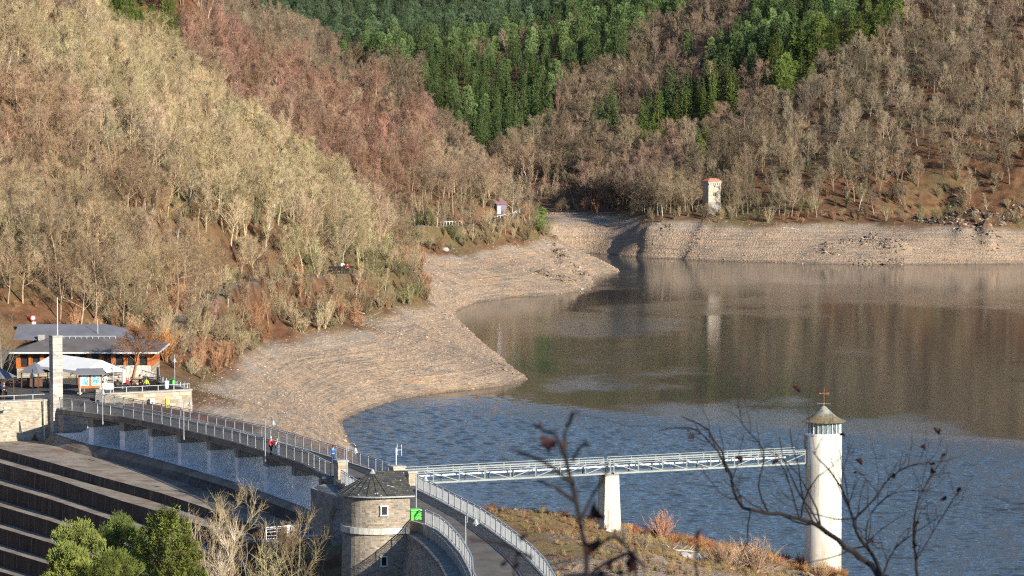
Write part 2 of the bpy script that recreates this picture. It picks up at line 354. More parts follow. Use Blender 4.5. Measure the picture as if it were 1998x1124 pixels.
# masks: x-noise of litter, distance from shore path etc. are kept as colour attributes
d1, s1, t1 = poly_dist(FX, FY, [p[:2] for p in PATH1]); d2, s2, t2 = poly_dist(FX, FY, [p[:2] for p in PATH2])
pth = np.clip((1.5 - np.minimum(d1, d2)) / 0.5, 0, 1)
pave = np.clip((-39 - (FY - 403) * 0.45 - FX) / 1.0, 0, 1) * (FY > np.where(FX < -48.5, 391.0, 396.2 + (FX + 47.8) * .555)) * ((FY < 434) & (FX > -95))
dam_near = ((FY < 470) & ((FX > -17) | ((FY < 395) & (FX > -34)) | (FY < 340))).astype(float) * np.clip((FZ - (-2)) / 1, 0, 1)
# pool-edge mask: 1 on drawn-down shore
near_bank = (FX > -12) & (FY < 352)
zs = FZ + 1.6 * vnoise(FX, FY, 9, 31) + 0.8 * vnoise(FX, FY, 3, 32)
pool = np.where(near_bank, np.clip((4.6 - zs) / 0.8, 0, 1) * (FX > 3) * 0.85, np.clip((ZP + 0.5 - zs) / 1.0, 0, 1))
pool = np.where((FY < 395) & (FX < -12), 0, pool)
pool = np.where((FX < -30) & (FY < 404) & (FZ > 5.5), 0.0, pool)
scree = (FX > 3) & (FY < 322) & (FY > 262) & (FX < 30); pool = np.where(scree, np.maximum(pool, np.clip(vnoise(FX, FY, 6, 41)*3 + (318-FY)*.04 + .1, 0, .9)), pool)
col = np.stack([pool, pth, pave, dam_near], 1).astype(np.float32)
at = me.color_attributes.new('zone', 'FLOAT_COLOR', 'POINT'); at.data.foreach_set('color', col.ravel())
g = NG('ground_cover'); geo = g.node('ShaderNodeNewGeometry'); pos = geo.outputs['Position']
za = g.node('ShaderNodeAttribute', {'attribute_name': 'zone'}); sep = g.node('ShaderNodeSeparateColor', Color=za.outputs['Color'])
sx = g.node('ShaderNodeSeparateXYZ', Vector=pos)
n1 = g.noise(pos, 0.05, 4); n2 = g.noise(pos, 0.5, 6); n3 = g.noise(pos, 2.5, 5)
litter = g.ramp(n2, [(0.3, (0.055, 0.032, 0.020)), (0.5, (0.15, 0.072, 0.036)), (0.7, (0.22, 0.13, 0.07))])
gras = g.ramp(n3, [(0.3, (0.07, 0.065, 0.025)), (0.7, (0.22, 0.18, 0.085))])
veg = g.mix(g.ramp(n1, [(0.48, 0.0), (0.62, 0.75)]), litter, gras)
near = g.ramp(g.noise(pos, 0.25, 6), [(0.36, (0.19, 0.085, 0.045)), (0.5, (0.27, 0.19, 0.085)), (0.64, (0.20, 0.17, 0.075))])
near = g.mix(g.ramp(n3, [(0.35, 0.0), (0.75, 0.6)]), near, (0.10, 0.055, 0.03))
veg = g.mix(za.outputs['Alpha'], veg, near)
stv = g.scaled(pos, (0.06, 0.06, 1.3)); ns = g.noise(stv, 2.4, 6, 0.7)
rock = g.ramp(g.noise(pos, 0.16, 6, 0.7), [(0.32, (0.25, 0.19, 0.14)), (0.5, (0.37, 0.275, 0.195)), (0.68, (0.45, 0.335, 0.235))])
rock = g.mix(g.ramp(ns, [(0.40, 0.9), (0.47, 0.0)]), rock, (0.20, 0.185, 0.16))
bn = g.noise(g.scaled(pos, (0.006, 0.006, 1.0)), 2.3, 4, 0.7)
rock = g.mix(g.ramp(bn, [(0.40, 0.0), (0.44, 0.6), (0.48, 0.0), (0.57, 0.0), (0.60, 0.55), (0.63, 0.0)]), rock, (0.17, 0.145, 0.12))
rock = g.mix(g.ramp(bn, [(0.49, 0.0), (0.52, 0.45), (0.55, 0.0)]), rock, (0.52, 0.37, 0.24))
rock = g.mix(g.ramp(g.noise(g.scaled(pos, (0.05, 0.05, 1.0)), 1.1, 5), [(0.55, 0.0), (0.66, 0.6)]), rock, (0.46, 0.30, 0.17))
vor = g.node('ShaderNodeTexVoronoi', Vector=pos, Scale=2.3); sc_ = g.node('ShaderNodeSeparateColor', Color=vor.outputs['Color'])
rock = g.mix(0.5, rock, g.ramp(sc_.outputs[0], [(0.0, (0.50, 0.48, 0.46)), (0.5, (0.95, 0.95, 0.95)), (1.0, (1.3, 1.25, 1.2))]), 'MULTIPLY')
wet = g.step(sx.outputs['Z'], 0.55, 0.05); rock = g.mix(g.math('MULTIPLY', wet, 0.55), rock, (0.12, 0.085, 0.06))
top = g.step(sx.outputs['Z'], 5.8, 8.0); rock = g.mix(g.math('MULTIPLY', top, g.ramp(g.noise(pos, 0.12, 4), [(0.45, 0.0), (0.58, 0.5)])), rock, (0.30, 0.28, 0.25))
c = g.mix(sep.outputs[0], veg, rock)
c = g.mix(g.math('MULTIPLY', sep.outputs[1], 0.8), c, g.ramp(n3, [(0.3, (0.16, 0.14, 0.12)), (0.7, (0.27, 0.24, 0.21))]))
c = g.mix(sep.outputs[2], c, g.ramp(g.noise(pos, 0.8, 5), [(0.35, (0.075, 0.070, 0.062)), (0.65, (0.12, 0.11, 0.10))]))
g.put(g.b.inputs['Base Color'], c); g.b.inputs['Roughness'].default_value = 0.95
bh = g.math('ADD', g.math('MULTIPLY', g.noise(pos, 3.0, 8, 0.7), 1.0), g.math('MULTIPLY', vor.outputs['Distance'], g.math('MULTIPLY', sep.outputs[0], 0.6)))
bp = g.node('ShaderNodeBump', Strength=0.9, Distance=0.30, Height=bh); g.put(g.b.inputs['Normal'], bp.outputs[0])
me.materials.append(g.m)
land = bpy.data.objects.new('ground', me); COL.objects.link(land); tag(land, kind='structure')
# ------------------------------------------------------------------ water
wx = axis([(-300,-30,15),(-30,100,0.32),(100,400,10)]); wy = axis([(160,240,8),(240,300,1.0),(300,512,0.33),(512,700,3),(700,1010,12)])
WX, WY = np.meshgrid(wx, wy); ax = WX.ravel(); ay = WY.ravel(); az = np.zeros(len(ax)); wr = np.random.default_rng(5)
fz = np.clip((506 - (ay + 0.75 * ax) + vnoise(ax, ay, 40, 3) * 26) / 30, 0, 1) * np.clip((ax + 30) / 8, 0, 1) * np.clip((102 - ax) / 20, 0, 1) * np.clip((ay - 296) / 20, 0, 1)
for k in range(26):
    lam = wr.uniform(0.8, 2.3); th = wr.normal(-1.15, 0.55); kx = math.cos(th) * 2 * math.pi / lam; ky = math.sin(th) * 2 * math.pi / lam
    az += 0.0076 * lam ** 1.0 * np.sin(ax * kx + ay * ky + wr.uniform(0, 6.3)) * (0.6 + 0.8 * (vnoise(ax, ay, 9, 60 + k) + .5))
az *= fz
edge_ok = (ax >= -300)
wme = bpy.data.meshes.new('water'); nwx, nwy = len(wx), len(wy); wme.vertices.add(len(ax)); wme.vertices.foreach_set('co', np.stack([ax, ay, az], 1).ravel())
I = (np.arange(nwy-1)[:, None] * nwx + np.arange(nwx-1)[None]).ravel()
lake_poly = [(30,160),(10,330),(-20,345),(-35,480),(-34,700),(-24,800),(-300,860),(-300,1010),(400,1010),(400,160)]
def inpoly(x, y, poly):
    r = np.zeros(len(x), bool); n = len(poly)
    for i in range(n):
        x1, y1 = poly[i]; x2, y2 = poly[(i+1) % n]
        if y1 == y2: continue
        k = ((y1 > y) != (y2 > y)) & (x < (x2-x1) * (y-y1) / (y2-y1) + x1); r ^= k
    return r
I = I[inpoly(ax[I] + .2, ay[I] + .2, lake_poly)]; quads = np.stack([I, I+1, I+nwx+1, I+nwx], 1)
wme.loops.add(len(quads)*4); wme.loops.foreach_set('vertex_index', quads.ravel()); wme.polygons.add(len(quads)); wme.polygons.foreach_set('loop_start', np.arange(0, len(quads)*4, 4)); wme.update(); wme.validate()
wme.polygons.foreach_set('use_smooth', [True]*len(wme.polygons))
g = NG('lake_water'); pos = g.node('ShaderNodeNewGeometry').outputs['Position']; sx = g.node('ShaderNodeSeparateXYZ', Vector=pos)
g.put(g.b.inputs['Base Color'], (0.036, 0.042, 0.040, 1)); g.b.inputs['Roughness'].default_value = 0.04; g.b.inputs['IOR'].default_value = 1.33
g.b.inputs['Specular IOR Level'].default_value = 0.5
dn = g.noise(g.scaled(pos, (0.012, 0.006, 0)), 1.0, 3)
edge = g.math('ADD', g.math('ADD', sx.outputs['Y'], g.math('MULTIPLY', sx.outputs['X'], 0.75)), g.math('MULTIPLY', g.math('SUBTRACT', dn, 0.5), 22.0))
windy = g.step(edge, 508.0, 488.0)
patch = g.ramp(g.noise(g.scaled(pos, (0.02, 0.012, 0)), 1.0, 4), [(0.50, 0.0), (0.60, 1.0)])
patch = g.math('MULTIPLY', patch, g.step(sx.outputs['X'], -6.0, 12.0))
mask = g.math('MAXIMUM', windy, g.math('MULTIPLY', patch, 0.30))
w1 = g.noise(g.scaled(pos, (1.0, 0.75, 1)), 1.5, 3, 0.55); w2 = g.noise(g.scaled(pos, (1.0, 1.3, 1)), 3.8, 2, 0.5)
rot = g.node('ShaderNodeVectorRotate', {'rotation_type': 'Z_AXIS'}, Vector=pos, Angle=0.65)
w3 = g.noise(g.scaled(rot.outputs[0], (0.35, 1.6, 1)), 1.1, 3, 0.5)
hgt = g.math('ADD', g.math('ADD', w1, g.math('MULTIPLY', w2, 0.45)), g.math('MULTIPLY', w3, 0.9))
st = g.math('ADD', 0.022, g.math('MULTIPLY', mask, 0.26))
bp = g.node('ShaderNodeBump', Strength=st, Distance=0.35, Height=hgt); g.put(g.b.inputs['Normal'], bp.outputs[0])
wme.materials.append(g.m); lake = bpy.data.objects.new('water', wme); COL.objects.link(lake); tag(lake, kind='structure')
# ------------------------------------------------------------------ built things: materials
def masonry(name, cols, mode='plane', ang=0.0, c=(0, 0), rad=1.0, bw=0.55, bh=0.22, mortar=(0.36, 0.33, 0.28), ms=0.022, bump=0.6, squash=1.0):
    g = NG(name); pos = g.node('ShaderNodeNewGeometry').outputs['Position']; s = g.node('ShaderNodeSeparateXYZ', Vector=pos)
    if mode == 'plane':
        u = g.math('ADD', g.math('MULTIPLY', s.outputs[0], math.cos(ang)), g.math('MULTIPLY', s.outputs[1], math.sin(ang)))
    else:
        u = g.math('MULTIPLY', g.math('ARCTAN2', g.math('SUBTRACT', s.outputs[1], c[1]), g.math('SUBTRACT', s.outputs[0], c[0])), rad)
    wob = g.noise(pos, 0.9, 3); v = g.math('ADD', s.outputs[2], g.math('MULTIPLY', g.math('SUBTRACT', wob, 0.5), 0.10))
    u = g.math('ADD', u, g.math('MULTIPLY', g.math('SUBTRACT', g.noise(pos, 1.7, 3), 0.5), 0.16))
    cv = g.node('ShaderNodeCombineXYZ', X=u, Y=v)
    b = g.node('ShaderNodeTexBrick', {'offset': 0.43, 'squash': 0.7, 'squash_frequency': 3}, Vector=cv.outputs[0], Scale=1.0)
    b.inputs['Color1'].default_value = (0, 0, 0, 1); b.inputs['Color2'].default_value = (1, 1, 1, 1); b.inputs['Mortar'].default_value = (.5, .5, .5, 1)
    b.inputs['Mortar Size'].default_value = ms; b.inputs['Brick Width'].default_value = bw; b.inputs['Row Height'].default_value = bh; b.inputs['Mortar Smooth'].default_value = 0.3
    col = g.ramp(b.outputs['Color'], [(i / (len(cols) - 1), k) for i, k in enumerate(cols)])
    col = g.mix(1.0, col, g.ramp(g.noise(pos, 1.1, 6, 0.7), [(0.3, (0.66, 0.66, 0.68)), (0.7, (1.2, 1.18, 1.12))]), 'MULTIPLY')
    col = g.mix(b.outputs['Fac'], col, mortar); g.put(g.b.inputs['Base Color'], col); g.b.inputs['Roughness'].default_value = 0.9
    hh = g.math('ADD', g.math('MULTIPLY', b.outputs['Fac'], -1.0), g.math('MULTIPLY', g.noise(pos, 7.0, 5), 0.9))
    g.put(g.b.inputs['Normal'], g.node('ShaderNodeBump', Strength=bump, Distance=0.06, Height=hh).outputs[0]); return g.m
def streaked(name, c1, c2, c3, sc=1.0, vert=True):   # weathered concrete with vertical run-off marks
    g = NG(name); pos = g.node('ShaderNodeNewGeometry').outputs['Position']
    st = g.noise(g.scaled(pos, (1.6*sc, 1.6*sc, 0.12*sc) if vert else (sc, sc, sc)), 1.0, 6, 0.7)
    c = g.ramp(st, [(0.32, c1), (0.5, c2), (0.72, c3)]); c = g.mix(1.0, c, g.ramp(g.noise(pos, 3.0*sc, 6, 0.7), [(0.3, (0.75, 0.75, 0.75)), (0.7, (1.18, 1.18, 1.15))]), 'MULTIPLY')
    g.put(g.b.inputs['Base Color'], c); g.b.inputs['Roughness'].default_value = 0.85
    g.put(g.b.inputs['Normal'], g.node('ShaderNodeBump', Strength=0.35, Distance=0.05, Height=g.noise(pos, 9.0*sc, 6)).outputs[0]); return g.m
BD = (0.475, -0.88)                                             # along the bridge, towards the right
STONE_L = [(0.30,0.23,0.15),(0.42,0.35,0.25),(0.50,0.44,0.34),(0.36,0.33,0.28),(0.56,0.50,0.40)]
STONE_T = [(0.20,0.16,0.12),(0.34,0.29,0.22),(0.42,0.37,0.29),(0.30,0.20,0.13),(0.46,0.41,0.33),(0.28,0.26,0.23)]
M_WALL = masonry('wall_masonry', STONE_L, ang=0.1, bw=0.42, bh=0.20)
M_WALL2 = masonry('terrace_masonry', STONE_L, ang=0.5, bw=0.75, bh=0.42, ms=0.03)
M_DAM = masonry('dam_masonry', [(0.20,0.19,0.18),(0.30,0.28,0.26),(0.36,0.34,0.31)], ang=-1.45, bw=0.6, bh=0.3)
M_PIL = masonry('pillar_ashlar', [(0.38,0.36,0.32),(0.48,0.45,0.41),(0.54,0.51,0.46)], ang=-1.08, bw=0.75, bh=0.40, mortar=(0.30, 0.27, 0.24), ms=0.02)
M_CONC = streaked('concrete', (0.20,0.19,0.17), (0.33,0.31,0.28), (0.42,0.40,0.37)); M_CONCL = streaked('pale_concrete', (0.33,0.31,0.27), (0.56,0.54,0.48), (0.66,0.64,0.58))
M_COPE = streaked('coping', (0.28,0.27,0.25), (0.40,0.38,0.35), (0.48,0.46,0.42), 0.7, False); M_COPED = streaked('dark_coping', (0.13,0.125,0.12), (0.20,0.19,0.18), (0.27,0.26,0.24), 0.8, False)
M_EDGE = streaked('beam_concrete', (0.10,0.095,0.085), (0.19,0.18,0.16), (0.27,0.25,0.22)); M_ASPH = mat('asphalt', (0.155,0.135,0.115), col2=(0.095,0.085,0.075), nscale=0.5, bump=0.2, coord='World')
M_WHITE = mat('white_paint', (0.80,0.81,0.82), 0.55, noise=0.06, nscale=1.2, coord='World'); M_WPIER = streaked('pier_white', (0.74,0.76,0.78), (0.84,0.85,0.86), (0.88,0.88,0.88), 0.5)
M_STEEL = mat('galvanised_steel', (0.38,0.40,0.42), 0.45, 0.35, noise=0.15, nscale=2, coord='World'); M_DSTEEL = mat('dark_steel', (0.10,0.11,0.13), 0.5, 0.3)
M_SLATE = None
def mesh_panel(name, col, alpha, stripe=0.0, ang=0.0):
    g = NG(name); g.put(g.b.inputs['Base Color'], (*col, 1)); g.b.inputs['Roughness'].default_value = 0.5; g.b.inputs['Metallic'].default_value = 0.2
    tr = g.node('ShaderNodeBsdfTransparent'); mx = g.node('ShaderNodeMixShader', _0=alpha); g.n.links.new(tr.outputs[0], mx.inputs[1]); g.n.links.new(g.b.outputs[0], mx.inputs[2])
    g.n.links.new(mx.outputs[0], g.n.nodes['Material Output'].inputs['Surface']); return g.m
M_MESH = mesh_panel('fine_wire_mesh', (0.36, 0.39, 0.40), 0.55)
M_GLASS = mat('window_glass', (0.03,0.035,0.04), 0.08, spec=0.6); M_BLACK = mat('black', (0.015,0.015,0.017), 0.5)
M_TIMBER = mat('orange_timber', (0.42,0.13,0.035), 0.5, noise=0.25, nscale=4, coord='World'); M_BROWN = mat('brown_timber', (0.10,0.05,0.03), 0.7, noise=0.3, coord='World')
def spill_mat():
    g = NG('spillway_concrete'); geo = g.node('ShaderNodeNewGeometry'); pos = geo.outputs['Position']; nz = g.node('ShaderNodeSeparateXYZ', Vector=geo.outputs['True Normal']).outputs[2]
    fl = g.ramp(g.noise(g.scaled(pos, (1, 1, 1)), 0.35, 8, 0.72), [(0.3, (0.12,0.095,0.075)), (0.45, (0.22,0.185,0.15)), (0.6, (0.31,0.265,0.22)), (0.75, (0.20,0.16,0.12))])
    fl = g.mix(g.ramp(g.noise(g.scaled(pos, (3.0, 0.4, 1)), 1.2, 6, 0.75), [(0.60, 0.0), (0.68, 0.7)]), fl, (0.42, 0.37, 0.29))
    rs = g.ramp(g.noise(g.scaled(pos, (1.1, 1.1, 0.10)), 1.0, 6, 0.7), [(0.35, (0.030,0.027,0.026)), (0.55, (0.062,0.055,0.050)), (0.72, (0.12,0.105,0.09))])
    sp_ = g.node('ShaderNodeSeparateXYZ', Vector=pos); uu = g.math('ADD', g.math('MULTIPLY', sp_.outputs[0], .46), g.math('MULTIPLY', sp_.outputs[1], -.888))
    jn = g.math('LESS_THAN', g.math('FRACT', g.math('DIVIDE', g.math('ADD', uu, g.math('MULTIPLY', g.noise(pos, .8, 3), .5)), 3.1)), .035)
    rs = g.mix(g.math('MULTIPLY', jn, .7), rs, (0.20,0.175,0.14)); fl = g.mix(g.math('MULTIPLY', jn, .35), fl, (0.08,0.07,0.055))
    fl = g.mix(g.ramp(g.noise(pos, 0.9, 7, .75), [(.60, 0.0), (.66, .75)]), fl, (0.16, 0.15, 0.05)); fl = g.mix(g.ramp(g.noise(pos, 0.25, 6, .7), [(.55, 0.0), (.66, .8)]), fl, (0.20, 0.11, 0.06))
    g.put(g.b.inputs['Base Color'], g.mix(g.step(nz, 0.45, 0.75), rs, fl)); g.b.inputs['Roughness'].default_value = 0.8  # stained risers far darker than treads, their shade put into the colour too
    g.put(g.b.inputs['Normal'], g.node('ShaderNodeBump', Strength=0.4, Distance=0.08, Height=g.noise(pos, 2.5, 8, .7)).outputs[0]); return g.m
M_SPILL = spill_mat()
# ------------------------------------------------------------------ helpers along a line
def offs(pts, d):       # shift a polyline sideways: + = left of its direction
    out = []
    for i, p in enumerate(pts):
        a = pts[max(i-1, 0)]; b = pts[min(i+1, len(pts)-1)]; dx, dy = b[0]-a[0], b[1]-a[1]; l = math.hypot(dx, dy)
        out.append((p[0] - dy/l*d, p[1] + dx/l*d))
    return out
def walk(pts, step):
    L = [0]
    for a, b in zip(pts, pts[1:]): L.append(L[-1] + math.hypot(b[0]-a[0], b[1]-a[1]))
    n = max(1, round(L[-1] / step)); out = []
    for k in range(n+1):
        t = L[-1]*k/n; j = max(0, min(len(pts)-2, int(np.searchsorted(L, t)) - 1)); f = (t-L[j]) / (L[j+1]-L[j]); a, b = pts[j], pts[j+1]
        out.append((a[0]+(b[0]-a[0])*f, a[1]+(b[1]-a[1])*f))
    return out
def ribbon(mb, A, B, m=0):     # strip between two 3d polylines of equal length
    n = len(A); mb.add(list(A) + list(B), [(i, i+1, n+i+1, n+i) for i in range(n-1)], m)
def sweep(mb, line, prof, m=0, close=True):     # prof = [(offset to the left, z)], closed section
    cols_ = [[(x, y, z) for x, y in offs(line, o)] for o, z in prof]; n = len(line); k = len(prof); vs = [v for c in cols_ for v in c]; fs = []
    for a in range(k if close else k-1):
        b = (a+1) % k; fs += [(a*n+i, b*n+i, b*n+i+1, a*n+i+1) for i in range(n-1)]
    if close: fs += [tuple(a*n for a in range(k))[::-1], tuple(a*n+n-1 for a in range(k))]
    mb.add(vs, fs, m)
def railing(name, line, z, h, step, label, group=None, panel='mesh', cat='railing', post=0.09, pz=0.12, matl=None):
    matl = matl or M_STEEL; L = walk(line, step); mid = L[len(L)//2]; e = empty(name, (mid[0], mid[1], z), label, cat, group)
    fine = walk(line, 1.0); rb = MB()
    for a, b in zip(fine, fine[1:]):
        rb.bar((*a, z+h), (*b, z+h), 0.11, 0.06)
    rb.build('handrail', matl, e)
    if panel:
        for zz in (h-0.16, pz):
            rb = MB()
            for a, b in zip(fine, fine[1:]): rb.bar((*a, z+zz), (*b, z+zz), 0.04, 0.04)
            rb.build('frame_rail', matl, e)
    for p in L:
        b = MB(); b.box((p[0], p[1], z+h/2-0.01), (post, post, h-0.03), math.atan2(BD[1], BD[0])); b.build('post', matl, e)
    if panel == 'mesh':
        m = MB(); ribbon(m, [(x, y, z+pz+.02) for x, y in fine], [(x, y, z+h-0.18) for x, y in fine]); m.build('mesh_panel', M_MESH, e)
    elif panel == 'bars':
        m = MB()
        for p in walk(line, 0.13): m.box((p[0], p[1], z+(h-.16+pz)/2), (0.03, 0.03, h-.16-pz))
        m.build('infill_bars', matl, e)
    elif panel == 'rails':
        m = MB()
        for q in (0.33, 0.62):
            for a, b in zip(L, L[1:]): m.bar((*a, z+h*q), (*b, z+h*q), 0.035, 0.035)
        m.build('middle_rail', matl, e)
    return e
# ------------------------------------------------------------------ dam, bridge and spillway
JOIN_N = [(-16.9, 319.7), (-15.6, 312), (-13.6, 303), (-11.4, 295), (-8.9, 289.5), (-7.35, 286.5)]
JOIN_F = [FAR_E[-1], (-9.2, 313.5), R_RIGHT[0]]
rd = MB(); NN = walk(NEAR_E, 2.0); 
road_poly = NEAR_E + JOIN_N[1:] + R_LEFT[1:] + (FAR_E + JOIN_F[1:] + R_RIGHT[1:])[::-1]
def strip_road(mb, A, B, z, n=40):
    a = walk(A, 1.0); b = walk(B, 1.0); m = 70
    ra = [a[int(i*(len(a)-1)/m)] for i in range(m+1)]; rb_ = [b[int(i*(len(b)-1)/m)] for i in range(m+1)]
    ribbon(mb, [(x, y, z) for x, y in ra], [(x, y, z) for x, y in rb_])
strip_road(rd, NEAR_E, FAR_E, ZD); o = rd.build('road', M_ASPH)
rd2 = MB(); rd2.add([(x, y, ZD) for x, y in JOIN_N + R_LEFT[1:] + (FAR_E[-1:] + JOIN_F[1:] + R_RIGHT[1:])[::-1]], [tuple(range(len(JOIN_N) + len(R_LEFT) - 1 + 1 + 2 + len(R_RIGHT) - 1))]); o2 = rd2.build('road_east', M_ASPH)
tag(o, kind='structure'); o2.name = 'road'; tag(o2, kind='structure')
br = empty('road_bridge', (-34, 350, ZD), 'curved concrete road bridge with white piers over the spillway crest', 'bridge')
b = MB(); sweep(b, NEAR_E, [(-0.02, ZD-.008), (-0.02, ZD-.42), (5.45, ZD-.42), (5.45, ZD-.008)]); b.build('deck', M_CONC, br)
b = MB(); sweep(b, NEAR_E, [(-0.36, ZD+.10), (-0.36, ZD-.38), (-0.03, ZD-.38), (-0.03, ZD+.10)]); b.build('edge_beam', M_EDGE, br)
b = MB(); sweep(b, NEAR_E, [(-0.05, ZD-.46), (-0.05, ZD-.60), (0.35, ZD-.60), (0.35, ZD-.46)]); b.build('pipe_duct', M_CONC, br)
b = MB(); sweep(b, FAR_E, [(0.02, ZD+.10), (0.02, ZD-.62), (0.36, ZD-.62), (0.36, ZD+.10)]); b.build('edge_beam', M_CONC, br)
nd = (-0.88, -0.475)
for k in range(11):
    px = (171.5, 232, 288, 344, 402, 457.5, 513, 569, 623, 676, 728)[k]
    # nose of the pier below the near edge
    ray_ = ray(px, 0); sl_ = ray_.x / ray_.y; best = None
    Ls = offs(NEAR_E + [(-14, 314.3)], .28)
    for a, c in zip(Ls, Ls[1:]):
        for t in np.linspace(0, 1, 40):
            x = a[0]+(c[0]-a[0])*t; y = a[1]+(c[1]-a[1])*t; dd = abs(x - sl_*y)
            if best is None or dd < best[0]: best = (dd, x, y, math.atan2(c[1]-a[1], c[0]-a[0]))
    if k > 8: continue
    _, x, y, an = best; ln = 6.2; ux, uy = -math.sin(an), math.cos(an)     # upstream direction
    cx_, cy__ = x + ux*ln/2, y + uy*ln/2
    b = MB(); b.box((cx_, cy__, 7.3), (0.9, ln, 4.9), an); pr = b.build('pier', M_WPIER, br)
    b = MB(); b.box((cx_ - ux*.03, cy__ - uy*.03, 10.30), (0.96, ln + .1, 1.08), an); b.build('bearing_cap', M_CONC, pr)
# crest lip: in plan under the downstream edge, height as measured
LIPZ = [(100,8.1),(205,7.78),(288,7.56),(343,7.44),(402,7.34),(440,7.28),(600,7.15),(760,7.1)]
lip2 = walk([(-51.6, 385.6)] + offs(NEAR_E, -.1)[1:] + [(-15, 314.5)], 1.5)
def zlip(x, y): a, b_ = proj(x, y, 7.5); return float(np.interp(a, [q[0] for q in LIPZ], [q[1] for q in LIPZ]))
LIP3 = [(x, y, zlip(x, y)) for x, y in lip2]
def off3(L3, d, dz): return [(q[0], q[1], z + dz) for q, (_, _, z) in zip(offs([p[:2] for p in L3], d), L3)]
b = MB(); ribbon(b, off3(LIP3, .02, .004), off3(LIP3, 3.2, .004)); ribbon(b, off3(LIP3, 3.2, .004), off3(LIP3, 7.6, 2.4)); b.build('white_crest_floor', M_WPIER, br)
sp = empty('spillway_cascade', (-50, 350, 0), 'broad dark stepped concrete spillway falling away from the bridge', 'spillway')
def ztread(pxx, k): z = 7.15 - 1.15*min(max((pxx-100)/300, 0), 1.25); return z if k == 0 else z - 1.0 - 1.7*(k-1)
def zt_at(x, y, k): a, _ = proj(x, y, 6.0 - 1.5*k); return ztread(float(a), k)
b = MB(); prof = [(.8, 0), (.05, 0), (-.35, -.06), (-.65, -.22), (-.88, -.45)]
for (d0, h0), (d1_, h1) in zip(prof, prof[1:]): ribbon(b, off3(LIP3, d1_, h1), off3(LIP3, d0, h0))
foot = [(x, y, zt_at(x, y, 0) + .02) for x, y, z in off3(LIP3, -1.35, 0)]; mid_ = [(x, y, max(zt_at(x, y, 0) + .12, z - .55*(z - zt_at(x, y, 0)))) for x, y, z in off3(LIP3, -1.02, 0)]
ribbon(b, mid_, off3(LIP3, -.88, -.45)); ribbon(b, foot, mid_); b.add([foot[0], mid_[0], off3(LIP3, -.88, -.45)[0], off3(LIP3, .8, 0)[0]], [(0,1,2,3)]); b.build('crest_lip', M_SPILL, sp, smooth=True)
E_PX = [[(4,876.6),(101,903),(200,931.5),(314,962),(384,985),(470,1015),(590,1060)], [(-200,855),(0,903),(101,932),(157,951),(240,978),(276,988),(384,1022),(560,1084)], [(-200,900),(0,945),(101,975),(187,1004),(300,1042),(520,1122)]]
while len(E_PX) < 13: E_PX.append([(a, b_ + 42.5) for a, b_ in E_PX[-1]])
E3 = []
for k, L_ in enumerate(E_PX):
    q = [(*P(a, b_, ztread(a, k)), ztread(a, k)) for a, b_ in L_]; w2 = walk([p[:2] for p in q], .8); n = 60; w2 = [w2[int(i*(len(w2)-1)/n)] for i in range(n+1)]
    ys = [-p[1] for p in q]; E3.append([(x, y, float(np.interp(-y, ys, [p[2] for p in q]))) for x, y in w2])
for k in range(len(E3)):
    el = E3[k]; n = 60
    bk = [(-63, 393.4, 7.15), (-57, 390.6, 7.15)] + [(x, y, zt_at(x, y, 0)) for x, y, z in off3(LIP3, -1.3, 0)] if k == 0 else [(x, y, z - (1.0 if k == 1 else 1.7)) for x, y, z in E3[k-1]]
    if k == 1: bk = [(bk[0][0]-9.5, bk[0][1]+5.0, bk[0][2])] + bk
    B_ = walk([p[:2] for p in bk], .5); B_ = [B_[int(i*(len(B_)-1)/n)] for i in range(n+1)]; ysb = [-p[1] for p in bk]
    top_b = [(x, y, float(np.interp(-y, ysb, [p[2] for p in bk]))) for x, y in B_]
    dz_ = 1.0 if k == 0 else 1.7; bot = [(x + nd[0]*.10, y + nd[1]*.10, z - dz_ - .25) for x, y, z in el]
    b = MB(); ribbon(b, el, top_b); ribbon(b, bot, el)
    for pts_ in ((top_b[-1], el[-1], bot[-1], (*top_b[-1][:2], bot[-1][2])), (top_b[0], (*top_b[0][:2], bot[0][2]), bot[0], el[0])): b.add(pts_, [(0, 1, 2, 3)])
    b.build('step', M_SPILL, sp)
# rock and wall at the right end of the cascade
rw = empty('spillway_side_wall', (-19.5, 311, 7), 'low stone wall beside the right end of the spillway steps', 'wall')
b = MB(); wl_ = [(-22.4, 307.5), (-18.6, 310.0), (-16.2, 312.0)]
sweep(b, wl_, [(0.0, 6.7), (0.9, 6.7), (1.0, 2.0), (-0.3, 2.0)]); b.build('wall', M_WALL2, rw)
b = MB(); sweep(b, wl_, [(-0.08, 6.86), (1.0, 6.86), (1.0, 6.703), (-0.08, 6.703)]); b.build('coping', M_COPE, rw)
railing('white_railing', [(-22.2, 307.9), (-18.5, 310.3)], 6.86, 1.15, 1.2, 'short white tubular railing on the wall beside the spillway', None, 'rails', post=.07, matl=M_WHITE)
b = MB(); b.box((-20.2, 309.3, 7.45), (0.85, 0.3, 1.2), 0.55); b.box((-20.2, 309.1, 7.6), (0.6, 0.06, 0.7), 0.55); tag(b.build('control_cabinet', M_WHITE), 'white control cabinet behind the short white railing', 'cabinet')
